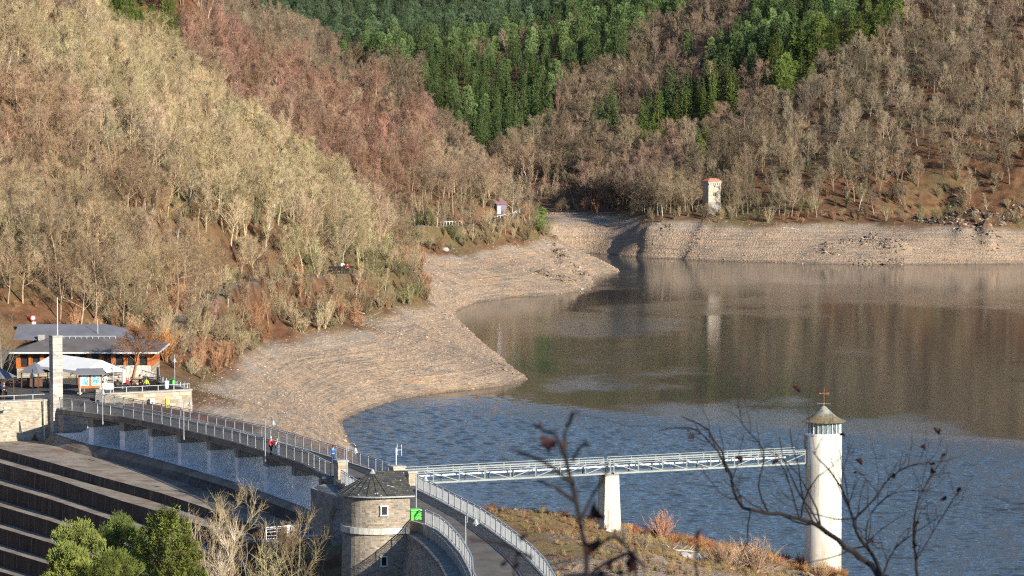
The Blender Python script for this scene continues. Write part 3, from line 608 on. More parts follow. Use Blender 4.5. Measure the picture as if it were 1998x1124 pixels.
# dam body to the right
dm = empty('dam_wall', (-5, 285, 0), 'curved grey masonry dam carrying the road, in shade below its ledge', 'dam')
RL = JOIN_N[3:] + R_LEFT[1:]; b = MB(); sweep(b, RL, [(-0.3, ZD-.012), (-0.3, 10.51), (4.6, 10.51), (4.6, ZD-.012)]); b.build('road_slab', M_CONC, dm)
b = MB(); sweep(b, RL, [(-1.6, 10.50), (0.9, 10.50), (0.9, 10.1), (-1.6, 10.1)][::-1]); b.build('ledge', M_COPED, dm)
RLf = walk(RL, 2.0)
b = MB(); sweep(b, RLf, [(-1.35, 10.1), (-7.5, -14), (6, -14), (5.2, 10.1)]); b.build('masonry_face', M_DAM, dm)
b = MB(); sweep(b, R_RIGHT, [(-0.6, 11.2), (0.2, 11.2), (2.4, 2.0), (-0.6, 2.0)]); b.build('upstream_face', M_DAM, dm)
b = MB(); sweep(b, R_RIGHT, [(-0.42, ZD+.06), (0.05, ZD+.06), (0.05, ZD-.45), (-0.42, ZD-.45)]); b.build('kerb', M_COPE, dm)
b = MB(); sweep(b, R_LEFT, [(-0.05, ZD+.10), (0.30, ZD+.10), (0.30, ZD-.55), (-0.05, ZD-.55)][::-1]); b.build('kerb', M_COPE, dm)
b = MB(); b.prism([(-18.6, 315.2), (-16.2, 309.8), (-12, 306), (-12, 318), (-16.9, 319.5)], -2, ZD-.6); b.build('added_abutment_block', M_DAM, dm)  # block added to close off a sunlit floor corner under the bridge end
# body under the road junction and the stair side
b = MB(); b.prism([(-17.0, 319.4), (-14.6, 311), (-12.2, 302), (-10.4, 296), (-9.4, 291), (-3.5, 291), (-7.6, 309.6), (-10.4, 316.6)], -8, ZD-.02); b.build('junction_block', M_DAM, dm)
railing('railing', offs(NEAR_E, 0.02), ZD+.1, 1.25, 2.3, 'grey mesh railing along the downstream side of the bridge', 'road railings')
railing('railing', offs(FAR_E, 0.05), ZD+.1, 1.25, 2.3, 'grey mesh railing along the lake side of the bridge', 'road railings')
railing('railing', offs(R_RIGHT, -0.18), ZD+.06, 1.25, 2.3, 'curved grey barred railing on the lake side of the dam road', 'road railings', 'bars')
railing('railing', offs(R_LEFT, 0.12), ZD+.1, 1.25, 2.3, 'curved grey barred railing above the shaded dam face', 'road railings', 'bars')
railing('railing', [(-15.7, 314.0), (-13.9, 306.5), (-12.6, 300.5)], ZD, 1.2, 2.0, 'short dark barred railing behind the gatehouse roof', 'road railings', 'bars')
railing('railing', [(-8.6, 290.3), (-7.5, 287.6)], ZD-.3, 1.1, 1.4, 'short black railing in front of the green container', 'road railings', 'rails', matl=M_BLACK, post=.06)
# gate posts
M_ASH = masonry('gatepost_stone', STONE_L, ang=-1.0, bw=0.6, bh=0.35)
for (x, y, sx_, sy_, h_, lb) in ((-15.9, 317.3, 0.95, 1.0, 1.65, 'square stone gatepost at the right end of the bridge'), (-10.6, 315.2, 1.0, 1.2, 1.35, 'low rough stone pier where the footbridge leaves the road'), (-9.3, 312.6, 1.0, 0.8, 1.2, 'small stone pier beside the first lamp of the dam road')):
    e = empty('gatepost', (x, y, ZD), lb, 'gatepost', rz=0); b = MB(); b.box((x, y, ZD + h_/2 - 0.8), (sx_, sy_, h_ + 1.6 - .1), -1.1); b.build('shaft', M_ASH, e)
    b = MB(); b.box((x, y, ZD + h_ + .04), (sx_+.16, sy_+.16, 0.18), -1.1); b.build('capstone', M_COPE, e)
# ------------------------------------------------------------------ gatehouse
GC = Vector((-11.35, 288.3, 0)); gt = Vector((.30, -.954, 0)); gn = Vector((-.954, -.30, 0)); GR = 2.95; GLn = 2.0
def stadium(r, ln, n=20):
    pts = []
    for i in range(n+1):
        a = math.pi * i / n; d = gt * math.cos(a) + gn * math.sin(a); pts.append(GC + d * r)
    return [GC - gn*ln + gt*r] + pts + [GC - gn*ln - gt*r]
gh = empty('gatehouse', (GC.x, GC.y, 10), 'round ended stone gatehouse with a grey slate roof against the dam', 'gatehouse')
gang = math.atan2(gn.y, gn.x)
M_GH1 = masonry('gatehouse_round_stone', STONE_T, 'cyl', c=(GC.x, GC.y), rad=GR, bw=0.42, bh=0.16); M_GH2 = masonry('gatehouse_flat_stone', STONE_T, ang=gang + math.pi, bw=0.42, bh=0.16)
def loop_wall(r, z0, z1, mats, name, parent, batter=0.0):
    a = stadium(r + batter, GLn); c = stadium(r, GLn); mb = MB(); n = len(a)
    vs = [(p.x, p.y, z0) for p in a] + [(p.x, p.y, z1) for p in c]; mb.v = vs
    for i in range(n):
        j = (i+1) % n; mb.f.append((i, j, n+j, n+i)); mb.m.append(1 if i in (0, n-2, n-1) else 0)
    mb.f.append(tuple(range(n, 2*n))); mb.m.append(1); mb.f.append(tuple(range(n))[::-1]); mb.m.append(1)
    return mb.build(name, mats, parent)
loop_wall(GR, 10.55, 13.62, [M_GH1, M_GH2], 'upper_wall', gh); loop_wall(GR+.02, -14, 10.55, [M_GH1, M_GH2], 'lower_wall', gh, 0.75)
a = stadium(GR+.20, GLn-.1); mb = MB(); mb.prism([(p.x, p.y) for p in a], 10.50, 11.02); mb.build('stone_band', M_CONCL, gh)
a = stadium(GR+.38, GLn+.35); mb = MB(); mb.prism([(p.x, p.y) for p in a], 13.60, 13.74); mb.build('eave', M_STEEL, gh)
g = NG('slate'); pos = g.node('ShaderNodeNewGeometry').outputs['Position']; sx = g.node('ShaderNodeSeparateXYZ', Vector=pos)
cv = g.node('ShaderNodeCombineXYZ', X=g.math('ADD', g.math('MULTIPLY', sx.outputs[0], .954), g.math('MULTIPLY', sx.outputs[1], .3)), Y=g.math('MULTIPLY', sx.outputs[2], 1.6))
bk_ = g.node('ShaderNodeTexBrick', Vector=cv.outputs[0], Scale=1.0); bk_.inputs['Brick Width'].default_value = .34; bk_.inputs['Row Height'].default_value = .22; bk_.inputs['Mortar Size'].default_value = .02
bk_.inputs['Color1'].default_value = (0.045, 0.045, 0.045, 1); bk_.inputs['Color2'].default_value = (0.095, 0.095, 0.09, 1); bk_.inputs['Mortar'].default_value = (0.035, 0.035, 0.035, 1)
c_ = g.mix(g.ramp(g.noise(pos, 2.2, 4, .6), [(.64, 0.0), (.67, 1.0)]), bk_.outputs[0], (0.52, 0.52, 0.46)); c_ = g.mix(g.ramp(g.noise(pos, 1.0, 5, .7), [(.5, 0.0), (.65, .6)]), c_, (0.10, 0.10, 0.05))
g.put(g.b.inputs['Base Color'], c_); g.b.inputs['Roughness'].default_value = 0.7; g.put(g.b.inputs['Normal'], g.node('ShaderNodeBump', Strength=.6, Distance=.05, Height=bk_.outputs['Fac']).outputs[0]); M_SLATE = g.m
ap = GC + gn*.45 + Vector((0, 0, 15.4)); rg = GC - gn*2.2 + Vector((0, 0, 15.4)); rf = MB()
st_ = [Vector((p.x, p.y, 13.74)) for p in stadium(GR+.40, GLn+.35, 12)]; n = len(st_)
for i in range(1, n-2): rf.add([st_[i], st_[i+1], ap], [(0, 1, 2)])
rf.add([st_[0], st_[1], ap, rg], [(0, 1, 2, 3)]); rf.add([st_[-2], st_[-1], rg, ap], [(0, 1, 2, 3)]); rf.add([st_[-1], st_[0], rg], [(0, 1, 2)]); roof = rf.build('roof', M_SLATE, gh)
hb = MB()
for i in range(1, n-1): hb.bar(st_[i] + Vector((0, 0, .03)), ap + Vector((0, 0, .03)), .09, .05)
hb.bar(ap + Vector((0, 0, .04)), rg + Vector((0, 0, .04)), .16, .08); hb.build('ridge_slates', M_SLATE, roof); hb = MB(); hb.lathe(ap, [(0, .32), (.08, .26), (.16, .08), (.3, -.08)], 10); hb.build('finial_cap', M_STEEL, roof)
def gwin(u, z, wd, ht):
    c0 = GC + gt*(GR+.02 + (0.75*(10.55-z)/24.5 if z < 10.5 else 0)) - gn*u; e_ = MB()
    cc0 = c0 + Vector((0, 0, z)); an = math.atan2(-gn.y, -gn.x)
    e_.box(cc0 + gt*.02, (wd+.16, .10, .09), an); 
    f = MB(); 
    for dx, dz, w2, h2 in ((-wd/2, 0, .09, ht+.1), (wd/2, 0, .09, ht+.1), (0, ht/2, wd+.18, .09), (0, -ht/2, wd+.22, .10)): f.box(cc0 - gn*dx + gt*.03 + Vector((0, 0, dz)), (w2, .12, h2), an)
    fo = f.build('window', M_WHITE, gh); q = MB(); q.box(cc0 + gt*.012, (wd-.08, .06, ht-.08), an); q.build('pane', M_BLACK, fo)
gwin(-.25, 12.5, 0.55, 0.78); gwin(-.3, 8.25, 0.5, 0.8)
# ledge railing and cable line at the gatehouse, green container
gc_ = empty('green_container', (-8.2, 289.6, 10.6), 'bright green metal container behind the black railing beside the gatehouse', 'container')
M_GREEN = mat('green_paint', (0.10, 0.55, 0.08), 0.5, noise=.1, coord='World'); b = MB(); b.box((-8.25, 289.0, 11.35), (1.0, .9, 1.35), -1.25); b.build('body', M_GREEN, gc_)
b = MB(); b.box((-8.25, 289.0, 12.13), (1.1, 1.0, 0.12), -1.25, top=.94); b.build('lid', M_GREEN, gc_)

# ------------------------------------------------------------------ lamps
def lamp(x, y, z, h, rz, label, swan=True, prop=None):
    e = empty('street_lamp', (x, y, z), label, 'street lamp', 'bell shaped street lamps', rz)
    b = LMB(); b.tube([(0, 0, 0), (0, 0, h)], [.055, .045], 8); b.tube([(0, 0, -.02), (0, 0, .3)], .085, 8); b.build('pole', M_STEEL, e)
    b = LMB(); pts = [(0, 0, h-.55), (.14, 0, h-.5), (.16, 0, h-.1)] + [(.16 + .33*(1-math.cos(a)), 0, h-.1 + .36*math.sin(a)) for a in np.linspace(.25, math.pi*.93, 9)]; b.tube(pts, .03, 6)
    b.build('arm', M_STEEL, e); hx = .80; hd = LMB(); hd.lathe((hx, 0, h-.52), [(.03, .34), (.10, .30), (.15, .16), (.20, .04), (.30, -.06), (.31, -.09), (.2, -.09)], 14); ho = hd.build('lamp_shade', M_STEEL, e)
    gl = LMB(); gl.lathe((hx, 0, h-.52), [(.0, -.26), (.09, -.22), (.12, -.12), (.10, -.08)], 10); gl.build('bulb_glass', mat('lamp_glass', (.75, .76, .74), .25), ho); return e
def on(px, py, z=ZD): return P(px, py, z)
x, y = on(908.5, 1085); lamp(x, y, ZD, 3.15, 0, 'nearest swan neck lamp on the left side of the dam road')
x, y = on(812, 1000); lamp(x, y, ZD, 3.35, .1, 'swan neck lamp just right of the gatehouse roof')
x, y = on(676.5, 946); lamp(x, y, ZD, 3.6, 0, 'swan neck lamp at the right end of the bridge behind the gatehouse')
q = offs(NEAR_E, -.28)
x, y = on(521.5, 889); lamp(x-.2, y, ZD-.55, 4.2, .2, 'swan neck lamp on the bridge beside the couple in red and pink')
x, y = on(362.5, 846); lamp(x-.2, y, ZD-.6, 4.1, .6, 'swan neck lamp at the middle of the bridge railing')
x, y = on(204, 817); lamp(x-.2, y, ZD-.6, 4.0, -1.4, 'swan neck lamp at the left end of the bridge')
x, y = on(221, 768); lamp(x, y, ZD, 3.5, -1.5, 'lamp behind the information board at the terrace corner')
x, y = on(341, 748); lamp(x, y, ZD, 3.3, -1.5, 'lamp on the far edge of the restaurant terrace')
x, y = on(64, 779); lamp(x, y, ZD+.3, 3.0, -1.5, 'lamp left of the tall stone pillar')
# ------------------------------------------------------------------ left abutment: wall, pillar, terrace
ab = empty('abutment_wall', (-56, 387.5, 7), 'long pale rubble wall left of the tall pillar above the spillway', 'wall')
WL = [(-95, 376), (-57.6, 386), (-52.4, 388.6)]; b = MB(); sweep(b, WL, [(0, 11.55), (1.2, 11.55), (1.2, 0), (-.5, 0)]); b.build('wall', M_WALL, ab)
b = MB(); sweep(b, WL, [(-.1, 11.72), (1.3, 11.72), (1.3, 11.552), (-.1, 11.552)]); b.build('coping', M_COPE, ab)
b = MB(); b.box((-53.05, 387.75, 9.3), (.14, .2, 4.7), .45); b.build('corner_stone', M_CONCL, ab)
b = MB(); b.prism([(-51.5,387.4),(-50.7,386.2),(-44.4,390.3),(-45,391.4)], 5, 10.85); b.build('wall_under_bridge', M_DAM, ab)
railing('railing', [(x, y+.5) for x, y in WL[0:3]], 11.72, .55, 2.2, 'low grey rail on top of the abutment wall', 'terrace railings', None, pz=0)
pi = empty('stone_pillar', (-51.75, 388.2, 6.5), 'tall square granite pillar with a thin flagpole beside the bridge', 'pillar')
b = MB(); b.box((-51.75, 388.2, 13.75), (1.16, 1.16, 10.2), -1.076); b.build('shaft', M_PIL, pi); b = MB(); b.box((-51.75, 388.2, 7.6), (1.5, 1.5, 2.2), -1.076, top=.78); b.build('plinth', M_PIL, pi)
b = MB(); b.box((-51.75, 388.2, 18.93), (1.22, 1.22, .16), -1.076); b.build('cap', M_COPE, pi); b = MB(); b.tube([(-51.55, 388.3, 19), (-51.55, 388.3, 23.3)], [.06, .035], 8); b.build('flagpole', M_WHITE, pi)
tw = empty('terrace_wall', (-43, 399, 9), 'pale rubble retaining wall under the restaurant terrace', 'wall')
TW = [(-48.6, 395.6), (-47.8, 396), (-37.7, 401.6), (-38.2, 403.2), (-41.8, 411), (-45.2, 419.5)]; b = MB(); sweep(b, TW[1:3], [(0, 11.45), (.7, 11.45), (.7, 4), (-.4, 4)]); b.build('wall', M_WALL2, tw); b = MB(); sweep(b, TW[2:], [(-.1, 11.45), (.6, 11.45), (.6, 5), (-.3, 5)]); b.build('wall', M_WALL2, tw)
b = MB(); sweep(b, TW[1:3], [(-.1, 11.6), (.8, 11.6), (.8, 11.453), (-.1, 11.453)]); b.build('coping', M_COPE, tw); b = MB(); sweep(b, TW[2:], [(-.2, 11.6), (.7, 11.6), (.7, 11.453), (-.2, 11.453)]); b.build('coping', M_COPE, tw)
railing('railing', [(-46.6, 396.9), (-37.9, 401.8)], 11.6, .62, 2.0, 'low white pipe rail on the front edge of the terrace', 'terrace railings', None)
railing('railing', [(-37.9, 401.8), (-38.4, 403.4), (-41.9, 411), (-45.3, 419.5)], 11.6, .62, 1.3, 'pipe rail on the lake side of the terrace', 'terrace railings', None)
g_ = empty('water_gauge', (-38.6, 400.9, 8), 'yellow level gauge board fixed to the terrace wall', 'gauge'); b = MB(); b.box((-40.35, 399.95, 9.5), (.32, .08, 2.4), .5); b.build('board', mat('yellow_paint', (.75, .55, .04), .5), g_)
b = MB()
for k in range(9): b.box((-40.33 + (.05 if k % 2 else -.05), 399.89, 8.5 + k*.25), (.14, .02, .05), .5)
b.build('scale_mark', M_BLACK, g_)
fl = empty('floodlight', (-41.9, 398.6, 10.6), 'white floodlight box on the terrace wall', 'floodlight'); b = MB(); b.box((-42.0, 398.7, 10.5), (.6, .4, .55), .5, top=.85); b.build('housing', M_WHITE, fl); b = MB(); b.box((-42.35, 398.6, 10.4), (.10, .3, .5), .5); b.build('side_plate', M_BLACK, fl)
for (px, py, Y, lb) in ((13, 796, 384.8, 'white floodlight on the face of the abutment wall'), (637, 932, 318.9, 'white floodlight under the right end of the bridge')):
    p = Q(px, py, Y); f_ = empty('floodlight', p, lb, 'floodlight'); b = MB(); b.box(p, (.75, .45, .16), .4, top=.9); b.build('housing', M_WHITE, f_); b = MB(); b.bar(p, p + Vector((.1, .8, -.05)), .06); b.build('bracket', M_DSTEEL, f_)
# parapet stub of dark masonry where the lake side railing starts
b = MB(); b.box((-47.9, 395.2, 11.6), (.7, .7, 1.2), .5); tag(b.build('stone_stub', M_DAM), 'short dark stone stub at the start of the lake side railing', 'pillar')
# ------------------------------------------------------------------ footbridge and intake tower
A0 = Vector((-9.6, 313.9, 0)); A1 = Vector((28.35, 330.3, 0)); fd = (A1-A0).normalized(); fnn = Vector((-fd.y, fd.x, 0)); FL = (A1-A0).length; WB = 1.5; fa = math.atan2(fd.y, fd.x)
fb = empty('footbridge', (9.6, 322.2, 11.2), 'light grey steel truss footbridge from the dam to the intake tower', 'bridge')
zb, ztp = 11.22, 12.5
M_FB = mat('pale_grey_paint', (0.29,0.32,0.31), 0.5, noise=.12, nscale=1.5, coord='World')
mid = (Vector((9.45, 322.15, 0)) - A0).length; mid_l, mid_r = mid - .18, mid + .18
def seg(side, s0, s1, n):
    o = fnn * (0 if side == 0 else WB); p = lambda s, z: A0 + fd*s + o + Vector((0, 0, z))
    c = MB(); c.bar(p(s0, zb), p(s1, zb), .12, .16); c.bar(p(s0, ztp-.13), p(s1, ztp-.13), .09, .11); c.bar(p(s0, ztp-.34), p(s1, ztp-.34), .05, .06); c.build('chord', M_FB, fb)
    h_ = MB(); h_.bar(p(s0, ztp+.03 + .08*side), p(s1, ztp+.03 + .08*side), .05, .05); h_.build('handrail', M_FB, fb)
    for k in range(n+1): s = s0 + (s1-s0)*k/n; q_ = MB(); q_.bar(p(s, zb), p(s, ztp+.03), .09, .09); q_.build('truss_post', M_FB, fb)
    for k in range(n):
        a_ = s0 + (s1-s0)*k/n; b_ = s0 + (s1-s0)*(k+1)/n; q_ = MB()
        if k < n/2 - .4: q_.bar(p(a_, ztp-.36), p(b_, zb+.05), .07, .07)
        else: q_.bar(p(a_, zb+.05), p(b_, ztp-.36), .07, .07)
        q_.build('diagonal', M_FB, fb)
for side in (0, 1):
    seg(side, 0, mid_l, 8); seg(side, mid_r, FL, 8)
b = MB(); b.add([A0 + Vector((0,0,zb+.09)) + fnn*.05, A1 + Vector((0,0,zb+.09)) + fnn*.05, A1 + Vector((0,0,zb+.09)) + fnn*(WB-.05), A0 + Vector((0,0,zb+.09)) + fnn*(WB-.05)], [(0,1,2,3)])
b.bar(A0 + fnn*.75 + Vector((0,0,zb+.03)), A1 + fnn*.75 + Vector((0,0,zb+.03)), 1.3, .06); b.build('walkway_deck', M_FB, fb)
b = MB()
for k in range(16):
    s0 = 1.2 + k*(FL-3)/16; s1 = s0 + (FL-3)/16 - .12; b.tube([A0 + fd*s0 + fnn*.45 + Vector((0,0,zb+.62)), A0 + fd*s1 + fnn*.45 + Vector((0,0,zb+.62))], .085, 8)
b.build('white_pipe', M_WHITE, fb)
for k in range(15):
    s0 = 1.2 + (k+1)*(FL-3)/16 - .06; b = MB(); c0 = A0 + fd*s0 + fnn*.45; b.box(c0 + Vector((0,0,zb+.35)), (.06, .22, .5), fa); b.lathe(c0 + Vector((0,0,zb+.62)), [(.12,-.1),(.13,.1)], 8); b.build('pipe_bracket', M_DSTEEL, fb)
pc = A0 + fd*mid + fnn*.72
pr = empty('bridge_pier', (pc.x, pc.y, 4), 'tapered pale concrete pier under the middle of the footbridge', 'pier'); b = MB(); b.box((pc.x, pc.y, 6.6), (2.0, 1.95, 8.7), fa, top=.72); b.build('shaft', M_CONCL, pr); b = MB(); b.box((pc.x, pc.y, 11.03), (1.5, 1.45, .17), fa, top=.9); b.build('head', M_CONC, pr)
TC = Vector((30.2, 331.0, 0)); tr_ = empty('intake_tower', (TC.x, TC.y, 0), 'round white intake tower with a glazed top and lichened conical roof in the lake', 'tower')
g = NG('tower_render'); pos = g.node('ShaderNodeNewGeometry').outputs['Position']; sz = g.node('ShaderNodeSeparateXYZ', Vector=pos)
st = g.noise(g.scaled(pos, (1.5, 1.5, .15)), 1.0, 6, .7); c_ = g.ramp(st, [(.33, (.36, .33, .26)), (.43, (.58, .55, .47)), (.55, (.68, .66, .58)), (.7, (.74, .72, .65))])
c_ = g.mix(g.math('MULTIPLY', g.step(sz.outputs[2], 5.0, 1.5), g.ramp(g.noise(pos, 1.6, 6), [(.4, .2), (.6, .75)])), c_, (.50, .40, .29)); g.put(g.b.inputs['Base Color'], c_); g.b.inputs['Roughness'].default_value = .8
g.put(g.b.inputs['Normal'], g.node('ShaderNodeBump', Strength=.25, Distance=.03, Height=g.noise(pos, 6, 5)).outputs[0]); M_TOW = g.m
b = MB(); b.lathe(TC, [(1.80, -9), (1.76, 10.5), (1.76, 14.0), (1.70, 14.05)], 48); b.build('shaft', M_TOW, tr_, True)
b = MB(); b.lathe(TC, [(1.5, 13.9), (1.79, 13.9), (1.79, 14.12), (1.5, 14.12)], 40); b.build('sill_ring', M_WHITE, tr_)
b = MB(); b.lathe(TC, [(1.60, 14.1), (1.60, 15.2)], 40); b.build('glazing', mat('tower_glass', (.16, .22, .22), .12, spec=.6), tr_, True)
for k in range(22): a_ = 2*math.pi*k/22; b = MB(); b.box(TC + Vector((1.66*math.cos(a_), 1.66*math.sin(a_), 14.65)), (.07, .05, 1.08), a_); b.build('mullion', M_WHITE, tr_)
g = NG('lichen_roof'); pos = g.node('ShaderNodeNewGeometry').outputs['Position']; sz = g.node('ShaderNodeSeparateXYZ', Vector=pos); nn_ = g.noise(pos, 2.2, 7, .75)
c_ = g.mix(g.step(g.math('ADD', sz.outputs[2], g.math('MULTIPLY', g.math('SUBTRACT', nn_, .5), 1.3)), 16.15, 15.75), (.27, .28, .25), g.ramp(g.noise(pos, 5, 5), [(.35, (.11, .10, .07)), (.55, (.24, .18, .07)), (.7, (.18, .17, .13))])); c_ = g.mix(g.ramp(g.noise(pos, 1.6, 5), [(.5, 0.0), (.56, .85)]), c_, (.15, .15, .16))
g.put(g.b.inputs['Base Color'], c_); g.b.inputs['Roughness'].default_value = .85
b = MB(); b.lathe(TC, [(1.4, 15.19), (2.13, 15.22), (2.14, 15.27), (1.75, 15.42), (1.3, 15.68), (.85, 16.05), (.45, 16.42), (.30, 16.5)], 32); ro = b.build('roof', g.m, tr_); b = MB(); b.lathe(TC, [(.36, 16.46), (.36, 16.54), (.2, 16.66), (.06, 16.74)], 12); b.build('cap', M_CONC, ro)
wv = empty('weather_vane', (TC.x, TC.y, 16.7), 'rusty weather vane with crossbars on the tower roof', 'weather vane'); M_RUST = mat('rust', (.36, .16, .09), .7, .3)
b = MB(); b.tube([TC + Vector((0,0,16.6)), TC + Vector((0,0,18.6))], [.035, .018], 6); b.build('rod', M_RUST, wv)
b = MB(); b.bar(TC + Vector((-.62,.1,16.98)), TC + Vector((.6,-.1,16.92)), .035); b.bar(TC + Vector((-.1,-.6,16.95)), TC + Vector((.1,.6,16.95)), .035)
for q_ in ((-.62,.1,16.98), (.6,-.1,16.92)): b.lathe(TC + Vector(q_), [(0,-.05),(.05,0),(0,.05)], 8)
b.build('compass_arms', M_STEEL, wv); b = MB(); b.bar(TC + Vector((-.46,0,17.93)), TC + Vector((.5,0,17.93)), .04); b.prism([(TC.x+.24, TC.y-.02), (TC.x+.52, TC.y-.02), (TC.x+.52, TC.y+.02), (TC.x+.24, TC.y+.02)], 17.85, 18.01); b.add([TC + Vector((-.5,0,17.93)), TC + Vector((-.3,.02,18.02)), TC + Vector((-.3,.02,17.84)), TC + Vector((-.3,-.02,18.02)), TC + Vector((-.3,-.02,17.84))], [(0,1,2), (0,4,3), (1,3,4,2)]); b.build('arrow', M_RUST, wv)
dr = MB(); dr.box(TC + Vector((-1.55, -.1, 12.4)), (.5, 1.1, 2.9), .1); do = dr.build('portal', M_CONC, tr_); dr = MB(); dr.box(TC + Vector((-1.81, -.13, 12.2)), (.06, .8, 2.0), .1); dr.build('door', mat('blue_grey_door', (.12, .18, .28), .5), do)
b = MB(); b.tube([TC + Vector((-1.32, -1.22, -2)), TC + Vector((-1.32, -1.22, 11.2))], .04, 6); b.build('drain_pipe', M_DSTEEL, tr_)
# small aerial by the footbridge
x, y = on(773, 921); ae = empty('aerial_mast', (x, y, ZD), 'thin white mast with an H shaped aerial beside the footbridge', 'aerial'); b = MB(); b.tube([(x, y, ZD-.5), (x, y, ZD+2.3)], .045, 8); b.build('mast', M_WHITE, ae)
b = MB(); b.bar((x, y, ZD+2.1), (x+.55, y, ZD+2.1), .035); b.bar((x+.1, y, ZD+1.6), (x+.1, y, ZD+2.65), .03); b.bar((x+.52, y, ZD+1.55), (x+.52, y, ZD+2.6), .03); b.build('aerial_rods', M_WHITE, ae)
# ------------------------------------------------------------------ watchtower across the lake
wt = Q(1389, 400, 893); WT = Vector((wt.x, wt.y, 0)); S7 = F/893
e = empty('watchtower', (WT.x, WT.y, wt.z), 'small square stone watchtower with an orange tiled roof on the far bank', 'tower')
tz = lambda py: H - (py-120)/S7
M_WT = masonry('watchtower_stone', [(.42,.36,.27),(.56,.50,.40),(.64,.58,.48),(.50,.45,.36)], ang=.42, bw=.7, bh=.3, ms=.03); an = .42
gz0 = ground(WT.x, WT.y); b = MB(); b.box((WT.x, WT.y, (tz(393)+gz0-3)/2), (3.75, 3.2, tz(393)-gz0+3), an); b.build('plinth', M_DAM, e)
b = MB(); b.box((WT.x, WT.y, (tz(393)+tz(356))/2), (3.6, 3.1, tz(356)-tz(393)), an); b.build('wall', M_WT, e)
b = MB(); b.box((WT.x, WT.y, tz(356)+.22), (3.95, 3.5, .45), an); b.build('parapet', M_WT, e)
ux = Vector((math.cos(an), math.sin(an), 0)); uy = Vector((math.sin(an), -math.cos(an), 0))
for k in range(6): b = MB(); b.box(WT + ux*(-1.6+.64*k) + uy*1.68 + Vector((0,0,tz(358.4))), (.26, .28, .42), an, top=1.0); b.build('corbel', M_CONCL, e)
b = MB(); rr = [(-2.15,-1.95), (2.15,-1.95), (2.15,1.95), (-2.15,1.95)]; vs = [WT + ux*p[0] + uy*-p[1] + Vector((0,0,tz(352.8))) for p in rr]; vs2 = [WT + ux*p[0]*.45 + uy*-p[1]*.3 + Vector((0,0,tz(350)+.35)) for p in rr]
b.add(vs + vs2, [(0,1,5,4),(1,2,6,5),(2,3,7,6),(3,0,4,7),(4,5,6,7),(3,2,1,0)]); b.build('roof', mat('orange_tiles', (.50,.20,.13), .8, noise=.25, nscale=3, coord='World'), e)
def twin(u, py, wd, ht, f=uy, s=1.555): b = MB(); b.box(WT + (ux if f is uy else -uy)*u + f*s + Vector((0,0,tz(py))), (wd, .08, ht) if f is uy else (.08, wd, ht), an); b.build('window', M_BLACK, e)
twin(0, 363, .28, .5); twin(-.22, 378, .26, .85); twin(.22, 378, .26, .85); twin(.0, 364, .28, .45, ux, 1.81); twin(-.2, 381, .25, .7, ux, 1.81)
# ------------------------------------------------------------------ trees
class TB:
    def __init__(s): s.v = []; s.f = []
    def tube(s, pts, r0, r1, n=4):
        k = len(pts); b0 = len(s.v)
        for i, p in enumerate(pts):
            d = (pts[min(i+1, k-1)] - pts[max(i-1, 0)]).normalized(); x = d.orthogonal().normalized(); y = d.cross(x); r = r0 + (r1 - r0) * i / (k-1)
            for j in range(n):
                a = 2*math.pi*j/n; s.v.append(p + (x*math.cos(a) + y*math.sin(a)) * r)
        for i in range(k-1):
            for j in range(n): s.f.append((b0+i*n+j, b0+i*n+(j+1) % n, b0+(i+1)*n+(j+1) % n, b0+(i+1)*n+j))
    def spike(s, a, b, r):
        d = (b - a); x = d.orthogonal().normalized() * r; y = d.normalized().cross(x); k = len(s.v)
        s.v += [a + x, a - x*0.5 + y*0.87, a - x*0.5 - y*0.87, b]; s.f += [(k, k+1, k+3), (k+1, k+2, k+3), (k+2, k, k+3)]
    def tri(s, a, b, c): k = len(s.v); s.v += [a, b, c]; s.f.append((k, k+1, k+2))
    def mesh(s, name, mt):
        me = bpy.data.meshes.new(name); me.from_pydata([tuple(v) for v in s.v], [], s.f); me.materials.append(mt); return me
def rdir(rnd, d, spread):
    x = Vector((rnd.gauss(0, 1), rnd.gauss(0, 1), rnd.gauss(0, 1))).normalized()
    return (d + x * spread).normalized()
def bend(rnd, p, d, L, n, wob, up):
    pts = [p.copy()]
    for i in range(n):
        d = (rdir(rnd, d, wob) + Vector((0, 0, up))).normalized(); p = p + d * (L / n); pts.append(p.copy())
    return pts, d
